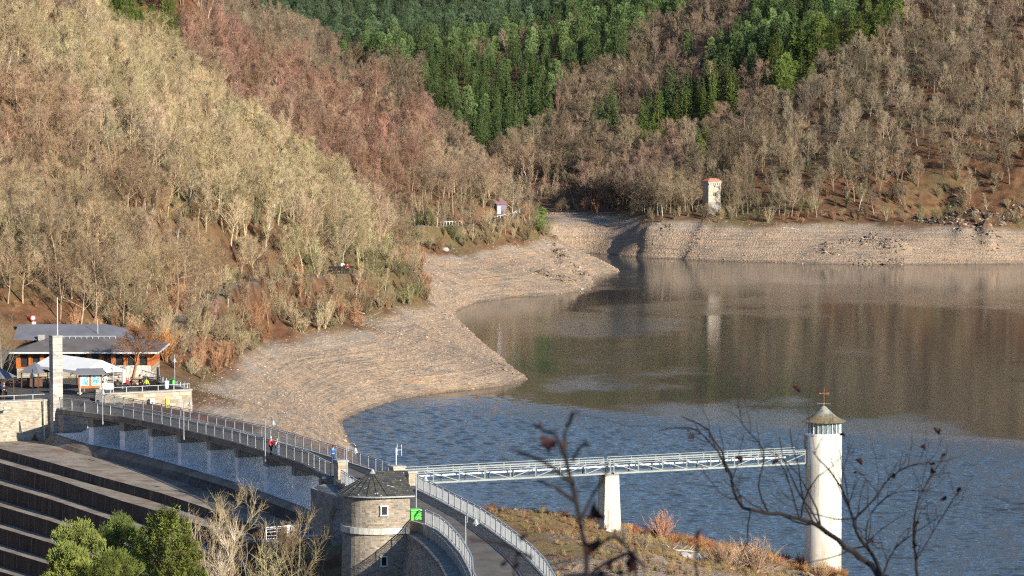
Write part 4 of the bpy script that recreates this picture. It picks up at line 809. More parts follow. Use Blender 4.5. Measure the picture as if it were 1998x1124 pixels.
def bare_tree(seed, h=11.0, nl=15, spread=0.9, up=0.22, stems=1, low=0.25, nt=9, ns=7, rt=0.15, tw=0.0125, width=0.42):
    rnd = random.Random(seed); T = TB(); C = TB()
    for s in range(stems):
        d0 = rdir(rnd, Vector((0, 0, 1)), 0.06 if stems == 1 else 0.45); hh = h * rnd.uniform(0.8, 1.0) if stems > 1 else h
        tr, dl = bend(rnd, Vector((rnd.uniform(-.1, .1)*stems, rnd.uniform(-.1, .1)*stems, -0.4)), d0, hh * 0.93, 8, 0.10, 0.04)
        T.tube(tr, rt, rt * 0.18, 5)
        nli = nl if stems == 1 else max(4, nl // stems)
        for i in range(nli):
            u = low + (0.97 - low) * ((i + rnd.random()) / nli); k = u * 8; j = min(7, int(k)); p = tr[j].lerp(tr[j+1], k - j)
            az = i * 2.4 + rnd.uniform(-.5, .5); el = rnd.uniform(0.25, 0.75) + 0.5 * u
            d = Vector((math.cos(az)*math.cos(el), math.sin(az)*math.cos(el), math.sin(el)))
            L = hh * width * (1.18 - 0.85 * u) * rnd.uniform(0.75, 1.15) * spread
            lb, ld = bend(rnd, p, d, L, 4, 0.22, up); T.tube(lb, rt * 0.36 * (1.15 - u), 0.018, 3)
            for q in range(ns):
                v = 0.2 + 0.8 * (q + rnd.random()) / ns; kk = v * 4; jj = min(3, int(kk)); p2 = lb[jj].lerp(lb[jj+1], kk - jj); dd = (lb[jj+1] - lb[jj]).normalized()
                d2 = (rdir(rnd, dd, 0.75) + Vector((0, 0, up))).normalized(); L2 = L * 0.42 * (1.2 - 0.5 * v) * rnd.uniform(0.7, 1.2)
                sb, sd = bend(rnd, p2, d2, L2, 2, 0.25, up); C.tube(sb, 0.02, 0.010, 3)
                for t in range(nt):
                    v2 = 0.15 + 0.85 * (t + rnd.random()) / nt; p3 = sb[0].lerp(sb[1], v2*2) if v2 < .5 else sb[1].lerp(sb[2], v2*2-1)
                    d3 = (rdir(rnd, sd, 0.85) + Vector((0, 0, up*1.3))).normalized(); L3 = rnd.uniform(0.45, 1.15) * (h / 11) ** 0.5
                    e = p3 + d3 * L3; C.spike(p3, e, tw)
                    for z in range(2):
                        p4 = p3.lerp(e, rnd.uniform(0.2, 0.7)); C.spike(p4, p4 + rdir(rnd, d3, 0.7) * L3 * rnd.uniform(0.4, 0.7), tw * 0.75)
    return T, C
def bush_tree(seed, h=3.5, stems=26, tw=0.018, fan=0.75):
    rnd = random.Random(seed); T = TB(); C = TB()
    for s in range(stems):
        d = rdir(rnd, Vector((0, 0, 1)), fan * rnd.random()); L = h * rnd.uniform(0.6, 1.0)
        pts, dl = bend(rnd, Vector((rnd.uniform(-.25, .25), rnd.uniform(-.25, .25), -0.1)), d, L, 4, 0.12, 0.05)
        T.tube(pts, 0.035, 0.012, 3)
        for q in range(14):
            k = rnd.uniform(0.8, 4); j = min(3, int(k)); p = pts[j].lerp(pts[j+1], k-j); dd = rdir(rnd, (pts[j+1]-pts[j]).normalized(), 0.5)
            L2 = rnd.uniform(0.3, 0.9) * h / 3.5; e = p + dd*L2; C.spike(p, e, tw)
            for z in range(3):
                p4 = p.lerp(e, rnd.uniform(0.2, 0.8)); C.spike(p4, p4 + rdir(rnd, dd, 0.6)*L2*0.5, tw*0.8)
    return T, C
def spruce(seed, h=12.0, w=2.3, dens=1.0):
    rnd = random.Random(seed); T = TB(); C = TB(); T.tube([Vector((0, 0, -.5)), Vector((0, 0, h*.5)), Vector((0, 0, h))], 0.16, 0.02, 5)
    z = h * 0.10
    while z < h * 0.985:
        u = z / h; r = w * (1 - u) ** 0.82 * rnd.uniform(0.7, 1.12) + 0.12; nb = int((6 if u < .8 else 4))
        for i in range(nb):
            az = rnd.uniform(0, 6.283); L = r * rnd.uniform(0.7, 1.15); dr = rnd.uniform(-0.35, 0.05)
            dirn = Vector((math.cos(az), math.sin(az), dr)); side = Vector((-math.sin(az), math.cos(az), 0))
            nseg = max(2, int(L / 0.30 * dens))
            for k in range(nseg):
                v = (k + rnd.random()) / nseg; p = Vector((0, 0, z)) + dirn * (L * v) + Vector((0, 0, 0.22 * L * v * v))
                wd = 0.36 * (1.25 - v) * (0.6 + L * 0.28)
                for sgn in (-1, 1):
                    tip = p + side * sgn * wd * rnd.uniform(0.7, 1.3) + dirn * 0.28 + Vector((0, 0, rnd.uniform(-.28, .02)))
                    C.tri(p, p + dirn * 0.22 + Vector((0, 0, rnd.uniform(-.10, .06))), tip)
                C.tri(p, p + side * 0.12, p + dirn*0.12 + Vector((rnd.uniform(-.08, .08), rnd.uniform(-.08, .08), -rnd.uniform(.2, .45))))
        z += h * 0.026
    return T, C
def pine(seed, h=12.0, w=2.6, low=0.35, puffs=26, npp=90, tri=0.20, pr=0.40):
    rnd = random.Random(seed); T = TB(); C = TB()
    tr, d = bend(rnd, Vector((0, 0, -.5)), Vector((0, 0, 1)), h * .97, 6, 0.05, 0.05); T.tube(tr, 0.17, 0.04, 5)
    for i in range(puffs):
        u = low + (1 - low) * (i + rnd.random()) / puffs; k = min(5.99, u * 6); j = int(k); p = tr[j].lerp(tr[j+1], k - j)
        az = i * 2.4 + rnd.uniform(-.6, .6); r = w * math.sin(math.pi * min(1, (1.08 - u) * 1.05)) ** 0.6 * rnd.uniform(0.45, 1.0) * (0.25 if u > .96 else 1) * (1 - 0.45*u)
        c = p + Vector((math.cos(az)*r, math.sin(az)*r, r * rnd.uniform(0.05, 0.45))); T.tube([p - Vector((0, 0, .3)), p.lerp(c, .5) , c], 0.05, 0.015, 3)
        sx = rnd.uniform(0.5, 1.0) * w * pr
        for q in range(npp):
            a = Vector((rnd.gauss(0, 1), rnd.gauss(0, 1), rnd.gauss(0, .62))).normalized() * sx * rnd.uniform(0.55, 1.05); b = c + a; b.z += 0.15
            o = rdir(rnd, a.normalized() + Vector((0, 0, 0.8)), 0.45); x = o.orthogonal().normalized() * tri * 0.40
            C.tri(b - x, b + x, b + o * tri * rnd.uniform(1.3, 2.6))
    return T, C
def bark_mat(name, base, leaf=False, rough=0.85, trans=0.0):
    g = NG(name); a = g.node('ShaderNodeAttribute', {'attribute_type': 'INSTANCER', 'attribute_name': 'tint'})
    co = g.node('ShaderNodeTexCoord').outputs['Object']; n = g.noise(co, 1.3 if leaf else 2.0, 4, 0.7)
    c = g.mix(1.0, a.outputs['Color'], (*base, 1), 'MULTIPLY')
    c = g.mix(1.0, c, g.ramp(n, [(0.32, (0.55, 0.56, 0.58)), (0.68, (1.35, 1.3, 1.2))]), 'MULTIPLY')
    g.put(g.b.inputs['Base Color'], c); g.b.inputs['Roughness'].default_value = rough; g.b.inputs['Specular IOR Level'].default_value = 0.15
    return g.m
M_TWIG = bark_mat('twig_bark', (1, 1, 1)); M_BARK = bark_mat('trunk_bark', (1.05, 1.05, 1.08)); M_NEEDLE = bark_mat('conifer_needles', (1, 1, 1), True)
M_CTRUNK = mat('conifer_bark', (0.16, 0.10, 0.07), noise=0.4, nscale=3); M_BIRCH = mat('birch_bark', (0.62, 0.58, 0.52), noise=0.35, nscale=2.5)
def variant(tc, lm, cm):
    T, C = tc; t = T.mesh('trunk', lm); c = C.mesh('crown', cm)
    nv = len(T.v); me = bpy.data.meshes.new('tree'); me.from_pydata([tuple(v) for v in T.v + C.v], [], T.f + [tuple(i + nv for i in f) for f in C.f])
    me.materials.append(lm); me.materials.append(cm); me.polygons.foreach_set('material_index', [0]*len(T.f) + [1]*len(C.f))
    return (t, c, me)
VAR = []
for i, (h, nl, sp, upv, wd) in enumerate([(11, 15, 1.0, .20, .42), (12, 14, .85, .30, .38), (10, 16, 1.15, .16, .46), (9, 13, 1.1, .22, .48), (12.5, 15, .7, .40, .34), (11, 15, 1.2, .10, .44)]):
    VAR.append(variant(bare_tree(100+i, h, nl, sp, upv, width=wd, low=.22 + .04*(i % 3)), M_BARK, M_TWIG))
NB = len(VAR)
VAR.append(variant(bare_tree(120, 11, 14, .55, .35, low=.35, rt=.11, width=.34), M_BIRCH, M_TWIG))
VAR.append(variant(bare_tree(121, 8, 20, .8, .3, stems=4, low=.2, rt=.09), M_BARK, M_TWIG))
NBS = len(VAR)
VAR.append(variant(bush_tree(130), M_BARK, M_TWIG)); VAR.append(variant(bush_tree(131, 2.6, 30, fan=1.1), M_BARK, M_TWIG)); VAR.append(variant(bush_tree(132, 4.6, 24, fan=.6), M_BARK, M_TWIG))
NC = len(VAR)
for i, (h, ww) in enumerate([(13, 2.2), (11.5, 2.0), (14, 2.5), (10, 1.9)]): VAR.append(variant(spruce(140+i, h, ww), M_CTRUNK, M_NEEDLE))
NP = len(VAR)
for i, (h, ww) in enumerate([(13, 2.6), (11.5, 2.4), (14, 2.5)]): VAR.append(variant(pine(150+i, h, ww, low=.25), M_CTRUNK, M_NEEDLE))
VCOL = bpy.data.collections.new('tree_kinds')
for i, (t, c, me_) in enumerate(VAR):
    o = bpy.data.objects.new('kind_%02d' % i, me_); VCOL.objects.link(o)
def scatter_stuff(name, coll, pts, idx, rot, scl, tint, label, cat, tilt=None):
    """one object: a cloud of points that carries copies of the given shapes"""
    me = bpy.data.meshes.new(name); me.vertices.add(len(pts)); me.vertices.foreach_set('co', np.asarray(pts, np.float32).ravel())
    a = me.attributes.new('vi', 'INT', 'POINT'); a.data.foreach_set('value', np.asarray(idx, np.int32))
    r = np.zeros((len(pts), 3), np.float32); r[:, 2] = rot
    if tilt is not None: r[:, :2] = tilt
    a = me.attributes.new('rt', 'FLOAT_VECTOR', 'POINT'); a.data.foreach_set('vector', r.ravel())
    a = me.attributes.new('sc', 'FLOAT_VECTOR', 'POINT'); a.data.foreach_set('vector', np.asarray(scl, np.float32).ravel())
    tt = np.ones((len(pts), 4), np.float32); tt[:, :3] = tint
    a = me.attributes.new('tint', 'FLOAT_COLOR', 'POINT'); a.data.foreach_set('color', tt.ravel())
    o = bpy.data.objects.new(name, me); COL.objects.link(o); tag(o, label, cat, kind='stuff')
    ng = bpy.data.node_groups.new(name, 'GeometryNodeTree'); ng.interface.new_socket('Geometry', in_out='INPUT', socket_type='NodeSocketGeometry'); ng.interface.new_socket('Geometry', in_out='OUTPUT', socket_type='NodeSocketGeometry')
    gi = ng.nodes.new('NodeGroupInput'); go = ng.nodes.new('NodeGroupOutput'); ip = ng.nodes.new('GeometryNodeInstanceOnPoints'); ci = ng.nodes.new('GeometryNodeCollectionInfo')
    ci.inputs['Collection'].default_value = coll; ci.inputs['Separate Children'].default_value = True; ci.inputs['Reset Children'].default_value = True
    def nat(nm, ty):
        x = ng.nodes.new('GeometryNodeInputNamedAttribute'); x.data_type = ty; x.inputs[0].default_value = nm
        return [q for q in x.outputs if q.enabled and q.name == 'Attribute'][0]
    L = ng.links.new; L(gi.outputs[0], ip.inputs['Points']); L(ci.outputs[0], ip.inputs['Instance']); ip.inputs['Pick Instance'].default_value = True
    L(nat('vi', 'INT'), ip.inputs['Instance Index']); L(nat('rt', 'FLOAT_VECTOR'), ip.inputs['Rotation']); L(nat('sc', 'FLOAT_VECTOR'), ip.inputs['Scale'])
    L(ip.outputs[0], go.inputs[0]); md = o.modifiers.new('copies', 'NODES'); md.node_group = ng
    return o
def inpoly(x, y, poly):
    r = np.zeros(len(x), bool); n = len(poly)
    for i in range(n):
        x1, y1 = poly[i]; x2, y2 = poly[(i+1) % n]
        if y1 == y2: continue
        k = ((y1 > y) != (y2 > y)) & (x < (x2-x1) * (y-y1) / (y2-y1) + x1); r ^= k
    return r
CON_A = [(440,-200),(490,0),(620,66),(740,118),(800,118),(880,112),(960,90),(1010,66),(1150,30),(1250,-200)]
CON_B = [(815,125),(850,105),(930,105),(1000,90),(1060,66),(1130,50),(1200,-100),(1420,-200),(1350,10),(1310,40),(1240,60),(1220,110),(1180,135),(1090,150),(1085,200),(1080,235),(1000,268),(925,285),(880,235),(830,180)]
CON_C = [(1508,-60),(1460,19),(1452,60),(1411,64),(1400,97),(1381,135),(1475,128),(1572,150),(1606,115),(1662,97),(1718,67),(1763,30),(1790,-60)]
CON_D = [(1245,280),(1250,215),(1300,172),(1360,152),(1430,150),(1458,180),(1440,208),(1380,235),(1320,240),(1275,275)]
CON_F = [(185,-80),(300,-80),(362,95),(320,92),(250,52),(200,20)]
CON_S = [(1180,225,26,30),(1370,285,14,22),(485,330,13,14),(720,352,9,12),(218,188,10,12),(640,62,10,10),(1345,95,10,18),(1520,165,30,16),(1575,120,24,30)]
RED = [(250,-200),(350,110),(460,215),(600,320),(720,400),(860,300),(850,230),(740,90),(480,-20),(400,-200)]
# sample the planting grid
def jit(x0, x1, y0, y1, s):
    nx = int((x1-x0)/s); ny = int((y1-y0)/s); X, Y = np.meshgrid(np.arange(nx), np.arange(ny))
    X = (X.ravel() + RNG.uniform(0.05, 0.95, nx*ny)) * s + x0; Y = (Y.ravel() + RNG.uniform(0.05, 0.95, nx*ny)) * s + y0; return X, Y
xs = []; ys = []
for (x0, x1, y0, y1, s) in ((-140, 10, 430, 700, 3.4), (-140, 40, 700, 1000, 4.0), (-40, 210, 845, 1130, 4.2), (-150, -40, 1000, 1130, 5.0), (-170, 220, 1130, 1600, 4.6)):
    a, b = jit(x0, x1, y0, y1, s); xs.append(a); ys.append(b)
TX = np.concatenate(xs); TY = np.concatenate(ys); TZ = hz(TX, TY)
px, py = proj(TX, TY, TZ); sc = F / TY
dP1, _, _ = poly_dist(TX, TY, [p[:2] for p in PATH1]); dP2, _, _ = poly_dist(TX, TY, [p[:2] for p in PATH2])
fore = (TZ > ZP + 1.6) & (px > -90) & (px < 2090) & (py > -60) & (py < 1000) & (np.minimum(dP1, dP2) > 1.3)
fore &= ~((TX < -36) & (TY < 446))
KEEP_TOWER = (Q(1392, 400, 893).x, 893.0)
fore &= np.hypot(TX - KEEP_TOWER[0], TY - KEEP_TOWER[1]) > 6
dt = np.hypot((px - 1392) / 26, (py - 415) / 40); fore &= dt > 1        # keeps the little tower in view
# the lower strip under the path stays brushy, with slim trees
dens_ = np.ones(len(TX)); lowz = (TZ < ZP + 5) & (TY < 620); dens_[lowz] = 0.75
dens_[(TZ < 14) & (TY > 740) & (TX < 20)] = 0.6; dens_[(TY > 850) & (px > 1600) & (TZ < 17)] = 0.4; dens_[(TY > 850) & (px > 1500) & (py > 250)] *= 0.8
open_ = vnoise(TX, TY, 17, 77); dens_[(open_ < -0.27) & (TY > 850)] *= 0.45; dens_[(open_ < -0.24) & (TY < 620) & (py > 330)] *= 0.4
fore &= RNG.random(len(TX)) < dens_
TX, TY, TZ, px, py, sc = [a[fore] for a in (TX, TY, TZ, px, py, sc)]
# hidden by the land in between?  (trees far behind a crest cannot be seen)
vis = np.ones(len(TX), bool); topz = TZ + 9
for t in np.linspace(0.45, 0.97, 30):
    gx_, gy_, gz_ = TX*t, TY*t, H + (topz - H)*t; vis &= gz_ > hz(gx_, gy_) - 1
inf = vis
TX, TY, TZ, px, py, sc = [a[inf] for a in (TX, TY, TZ, px, py, sc)]
cy_ = py - 5.5 * sc
con = inpoly(px, cy_, CON_B) & (TY > 900) | inpoly(px, cy_, CON_C) & (TY > 850) | (inpoly(px, cy_, CON_A) & (TY > 1140)) | inpoly(px, cy_, CON_D) & (TY > 850) | inpoly(px, cy_ + 10, CON_F) & (TY < 1000)
for (a, b, c, d) in CON_S: con |= ((px - a) / c) ** 2 + ((cy_ - b) / d) ** 2 < 1
dk = inpoly(px, cy_, CON_D) & con
pinez = con & (RNG.random(len(TX)) < np.where((cy_ < 130) | (px > 1400), 0.7, 0.15)) & ~dk
VI = RNG.integers(0, NB, len(TX)); u = RNG.random(len(TX))
VI = np.where(u < 0.05, NB, VI); VI = np.where((u > 0.95), NB + 1, VI)
lowstrip = ((TZ < ZP + 6) & (TY < 620)) | ((TZ < 15) & (TY > 740) & (TX < 20)); VI = np.where(lowstrip & (u < 0.4), NB, VI)
VI = np.where(con, NC + RNG.integers(0, 4, len(TX)), VI); VI = np.where(pinez, NP + RNG.integers(0, 3, len(TX)), VI)
SCL = np.where(con, RNG.uniform(0.62, 1.15, len(TX)), RNG.uniform(0.55, 0.95, len(TX)))
SCL = np.where((TY < 640) & ~con, SCL * 0.92, SCL); SCL = np.where(lowstrip & ~con, SCL * 0.62, SCL); SCL = np.where(inpoly(px, cy_, CON_F), SCL*0.75, SCL)
SCL = np.where(con & (TY < 830) & ~inpoly(px, cy_, CON_F), 0.32, SCL); SCL = np.where(con & (TY > 1130), SCL*0.9, SCL)
n_ = len(TX); TI = np.zeros((n_, 3))
def setc(m, c): TI[m] = c
setc(np.ones(n_, bool), (0.36, 0.30, 0.21))                        # general grey brown
big = vnoise(TX, TY, 30, 51) + 0.5 * vnoise(TX, TY, 11, 52)
setc((TY > 850), (0.27, 0.21, 0.145)); setc((TY > 850) & (big > 0.1), (0.27, 0.195, 0.145)); setc((TY > 850) & (px > 1500), (0.28, 0.225, 0.16))
spur1 = TY < 700; yel = spur1 & (py < 360 + (px - 250) * 0.6) & (px < 760); setc(yel, (0.47, 0.385, 0.235)); setc(yel & (big > 0.15), (0.44, 0.35, 0.235))
setc(spur1 & ~yel, (0.37, 0.285, 0.185)); setc(spur1 & ~yel & (big > 0.12), (0.34, 0.245, 0.16)); setc(spur1 & (px < 130) & (py > 190) & (py < 420), (0.37, 0.26, 0.17))
sp2 = (TY > 700) & (TY < 1000) & (TX < 10); setc(sp2, (0.36, 0.27, 0.19)); setc(sp2 & inpoly(px, cy_, RED), (0.33, 0.20, 0.145)); setc(sp2 & inpoly(px, cy_, RED) & (big > 0.1), (0.35, 0.235, 0.165))
setc(spur1 & (py < 60) & (px < 170), (0.40, 0.30, 0.21))
TI *= np.exp(RNG.normal(0, 0.12, (n_, 1))) * np.exp(RNG.normal(0, 0.035, (n_, 3)))
cc = np.where(pinez[:, None], np.array([[0.125, 0.19, 0.070]]), np.array([[0.085, 0.14, 0.045]])); cc = np.where((TY > 1200)[:, None], np.array([[0.085, 0.135, 0.072]]), cc)  # farthest conifers duller and bluer: distance haze put into the tint
cc = np.where((TY < 1000)[:, None], np.array([[0.12, 0.17, 0.04]]), cc)
TI = np.where(con[:, None], cc * np.exp(RNG.normal(0, 0.2, (n_, 1))), TI)
ROT = RNG.uniform(0, 6.283, n_); SC3 = SCL[:, None] * RNG.uniform(0.88, 1.12, (n_, 3)); SC3[:, 0] *= np.where(con, 1.0, 1.35); SC3[:, 1] = SC3[:, 0]
# the 300 largest of each kind are things of their own, the rest one mass
infr = (px > -20) & (px < 2018) & (py > 10); size = SCL * sc * infr
def take(mask, k):
    i = np.where(mask & infr)[0]; return i[np.argsort(-size[i])][:k]
sel_b = take(~con, 296); sel_c = take(con, 296)
rest = np.ones(n_, bool); rest[sel_b] = False; rest[sel_c] = False
def zone_words(i):
    x, y, Y = px[i], cy_[i], TY[i]
    if Y < 700: return 'below the lower footpath' if lowstrip[i] and x > 400 else 'on the near hillside'
    if Y < 1000 and TX[i] < 10: return 'on the second spur'
    return 'in the shady valley' if x < 1250 else 'on the far hillside'
def tint_word(i):
    c = TI[i]; r = c[0] / c[1]; l = c.mean()
    return ('reddish' if r > 1.5 else 'orange' if r > 1.36 else 'straw' if l > .36 else 'beige' if l > .29 else 'brown' if l > .22 else 'dark')
LMK = [('the restaurant roof',120,640),('the flagpole top',103,585),('the restaurant bush',325,650),('the path bench',660,525),('the near shore tip',840,600),('the top left corner',0,0),('the yellow green conifers',270,40),('the spur gully',560,300),
       ('the red woods',620,150),('the mauve shed',970,420),('the solitary pine',1053,410),('the watchtower',1392,375),('the dark spruce clump',1340,215),('the shady beach',1150,430),('the dead white tree',1547,449),('the valley clearing',800,100),('the top right corner',1998,0),
       ('the right picture edge',1998,250),('the top middle edge',1000,0),('the conifer wood foot',1000,260),('the left picture edge',0,330),('the lone hillside shrub',485,330),('the path start',420,590),('the upper path fence',880,440),('the right hand pines',1650,100),('the far rocks',1880,440),('the hill shoulder',350,130),('the crest saddle',740,90),('the clump edge',1450,60),('the spur brow',870,230),('the hillside hollow',180,430),('the upper hollow',230,250),('the bare gap',1760,330),('the mossy patch',1930,140)]
USED = set()
def near_words(i):
    x, y = float(px[i]), float(py[i] - 5 * SCL[i] * sc[i]); od = sorted(LMK, key=lambda l: math.hypot(l[1]-x, l[2]-y))
    def wd_(l, fine):
        dx, dy = x - l[1], y - l[2]; r = math.hypot(dx, dy); q = 'just' if r < 30 else 'a little' if r < 65 else 'some way' if r < 115 else 'well' if r < 175 else 'far'
        a = math.degrees(math.atan2(-dy, dx)) % 360; k = int((a + 22.5) // 45) % 8
        return q + ' ' + ('right of', 'above and right of', 'above', 'above and left of', 'left of', 'below and left of', 'below', 'below and right of')[k] + ' ' + l[0]
    return [wd_(l, 0) for l in od[:5]]
BSH = ('oval', 'upright', 'broad', 'low branched', 'narrow', 'spreading', 'birch', 'forked'); CSH = ('slender', 'dense', 'broad', 'short', 'tall', 'compact', 'wide')
def mk_label(base, i):
    for w_ in near_words(i):
        lb = base + ' ' + w_
        if lb not in USED and len(lb.split()) <= 16: USED.add(lb); return lb
    return base + ' ' + near_words(i)[0]
def place_tree(i, nm, label, cat, group):
    e = empty(nm, (float(TX[i]), float(TY[i]), float(TZ[i])), label, cat, group, float(ROT[i])); e.scale = [float(v) for v in SC3[i]]
    for pn, me_ in (('trunk', VAR[VI[i]][0]), ('crown', VAR[VI[i]][1])):
        o = bpy.data.objects.new(pn, me_); COL.objects.link(o); o.parent = e; o['tint'] = [float(v) for v in TI[i]]
for i in sel_b:
    sz = 'tall' if SCL[i] > .84 else 'small' if SCL[i] < .62 else 'middling' if SCL[i] < .73 else 'large'
    place_tree(i, 'birch_tree' if VI[i] == NB else 'bare_tree', mk_label('%s %s %s tree' % (sz, tint_word(i), BSH[VI[i]]), i), 'tree', 'bare trees ' + zone_words(i))
def con_zone(i):
    x, y, Y = px[i], cy_[i], TY[i]
    if Y < 1000: return 'yellowish', 'on the left hill'
    if dk[i]: return 'dark', 'in the clump left of the watchtower'
    if x > 1375: return 'green', 'in the top right stand'
    if Y > 1180: return 'bluish', 'on the farthest hill'
    return 'green', 'in the middle conifer wood'
for i in sel_c:
    cw, zw = con_zone(i); nm = 'pine' if VI[i] >= NP else 'spruce'; sz = 'big' if SCL[i] > 1.0 else 'middling' if SCL[i] > .85 else 'small'
    lum = 'pale' if TI[i][1] > .19 else 'deep' if TI[i][1] < .12 else ''
    place_tree(i, nm + '_tree', mk_label(' '.join(('%s %s %s %s %s' % (sz, CSH[VI[i]-NC], lum, cw, nm)).split()), i), nm, 'conifers ' + zw)
ri = np.where(rest)[0]
scatter_stuff('woodland', VCOL, np.stack([TX, TY, TZ], 1)[ri], VI[ri], ROT[ri], SC3[ri], TI[ri], 'dense wood of bare trees and conifers covering the hillsides', 'woodland')
print('trees', n_, 'con', int(con.sum()), 'rest', len(ri))
# brush and young growth between the trees
xs = []; ys = []
for (x0, x1, y0, y1, s) in ((-110, 8, 425, 640, 2.1), (-50, 15, 725, 840, 2.2), (0, 150, 850, 950, 3.4), (-110, 0, 640, 900, 5.5)):
    a, b = jit(x0, x1, y0, y1, s); xs.append(a); ys.append(b)
BX = np.concatenate(xs); BY = np.concatenate(ys); BZ = hz(BX, BY); bpx, bpy_ = proj(BX, BY, BZ)
d1_, _, _ = poly_dist(BX, BY, [p[:2] for p in PATH1]); d2_, _, _ = poly_dist(BX, BY, [p[:2] for p in PATH2])
k = (BZ > ZP + 0.4) & (bpx > -60) & (bpx < 2060) & (np.minimum(d1_, d2_) > 1.0) & ~((BX < -36) & (BY < 444)) & (np.hypot(BX - KEEP_TOWER[0], BY - KEEP_TOWER[1]) > 4)
k &= RNG.random(len(BX)) < np.where(BZ < ZP + 8, 0.85, 0.4)
BX, BY, BZ, bpx, bpy_ = [a[k] for a in (BX, BY, BZ, bpx, bpy_)]; m_ = len(BX)
bi = NBS + RNG.integers(0, 3, m_); bs = RNG.uniform(0.35, 0.95, m_); q = vnoise(BX, BY, 12, 61)
bt = np.where((q > 0.15)[:, None], np.array([[0.36, 0.21, 0.125]]), np.array([[0.33, 0.27, 0.17]])); bt = np.where((q < -0.2)[:, None], np.array([[0.23, 0.22, 0.115]]), bt)
bt = np.where((BY > 850)[:, None], bt * 0.8, bt) * np.exp(RNG.normal(0, .2, (m_, 1)))
scatter_stuff('undergrowth', VCOL, np.stack([BX, BY, BZ], 1), bi, RNG.uniform(0, 6.28, m_), np.repeat(bs[:, None], 3, 1), bt, 'low brown and olive brush between the trees on the slopes', 'brush')
# ------------------------------------------------------------------ restaurant and terrace
rs = empty('restaurant', (-53, 425, ZD), 'long low restaurant with grey hipped roofs and orange timber windows', 'building')
X0, X1, Y0, Y1 = -61.0, -44.6, 421.5, 433.0
M_RW = masonry('restaurant_stone', STONE_L, ang=0.0, bw=.5, bh=.25); M_ROOF = mat('roof_sheet', (.15,.135,.13), .7, col2=(.10,.09,.09), nscale=.6, coord='World'); M_ROOFB = mat('roof_blue_grey', (.175,.175,.195), .55, col2=(.13,.13,.15), nscale=.5, coord='World')
M_FASC = mat('pale_fascia', (.55,.56,.57), .5)
b = MB(); b.prism([(X0, Y0), (X1, Y0), (X1, Y1), (X0, Y1)], 9, 12.25); b.build('base_wall', M_RW, rs)
b = MB(); b.box(((X0+X1)/2, (Y0+Y1)/2, 13.3), (X1-X0-.5, Y1-Y0-.5, 2.1)); b.build('dark_interior', M_BLACK, rs)
n = 11
for k in range(n+1):
    x = X0 + .15 + (X1-X0-.3)*k/n; b = MB(); b.box((x, Y0+.12, 13.25), (.34 if k % 2 else .5, .3, 1.98)); b.build('timber_post', M_TIMBER, rs)
for k in range(n):
    x = X0 + .15 + (X1-X0-.3)*(k+.5)/n; f = MB(); w_ = (X1-X0-.3)/n - .42
    for dx, dz, ww, hh in ((0, .92, w_, .12), (0, -.9, w_, .16), (-w_/2+.05, 0, .1, 1.7), (w_/2-.05, 0, .1, 1.7)): f.box((x+dx, Y0+.2, 13.25+dz), (ww, .12, hh))
    fo = f.build('window', M_TIMBER, rs); q = MB(); q.box((x, Y0+.24, 13.25), (w_-.15, .04, 1.7)); q.build('pane', M_GLASS, fo)
for k in range(8):
    y = Y0 + .3 + (Y1-Y0-.6)*k/7; b = MB(); b.box((X1-.1, y, 13.25), (.3, .35, 1.98)); b.build('timber_post', M_TIMBER, rs)
def hip(x0, x1, y0, y1, z0, z1, inset, m, name, mat_):
    b = MB(); vs = [(x0,y0,z0),(x1,y0,z0),(x1,y1,z0),(x0,y1,z0),(x0+inset,y0+inset,z1),(x1-inset,y0+inset,z1),(x1-inset,y1-inset,z1),(x0+inset,y1-inset,z1)]
    b.add(vs, [(0,1,5,4),(1,2,6,5),(2,3,7,6),(3,0,4,7),(4,5,6,7),(3,2,1,0)]); return b.build(name, mat_, rs)
hip(X0-1.0, X1+1.1, Y0-1.0, Y1+1, 14.32, 15.75, 4.4, 0, 'lower_roof', M_ROOF)
b = MB(); b.box(((X0+X1)/2, Y0-1.05, 14.27), (X1-X0+2.2, .12, .2)); b.box((X1+1.15, (Y0+Y1)/2, 14.27), (.12, Y1-Y0+2.1, .2)); b.build('gutter', M_FASC, rs)
b = MB(); b.add([(X0-.9,Y0+3.2,15.5),(X1-3.2,Y0+3.2,15.5),(X1-.6,Y1-1.5,15.6),(X0-.9,Y1,15.6),(X0-.9,Y0+7.6,17.15),(X1-6.2,Y0+7.6,17.15)],[(0,1,5,4),(1,2,5),(2,3,4,5),(3,0,4)]); b.build('upper_roof', M_ROOFB, rs)
b = MB(); b.bar((X0+4, Y0+3.2, 16.0), (X1-4.6, Y0+3.2, 16.0), .05)
for k in range(12): xx = X0+4+(X1-X0-8.6)*k/11; b.bar((xx, Y0+3.2, 15.5), (xx, Y0+3.2, 16.0), .05)
b.build('snow_rail', M_FASC, rs)
b = MB(); b.box((X0+2.6, Y0+3.4, 15.8), (.8, .6, .7)); b.build('chimney', M_CONC, rs); b = MB(); b.tube([(X0+9.4, Y0+5, 16), (X0+9.4, Y0+5, 18)], .04, 5); b.build('roof_pole', M_FASC, rs)
b = MB(); b.box((X1-2.2, Y0-.12, 11.9), (4.6, .14, 1.5)); b.build('white_panel_wall', M_CONCL, rs)
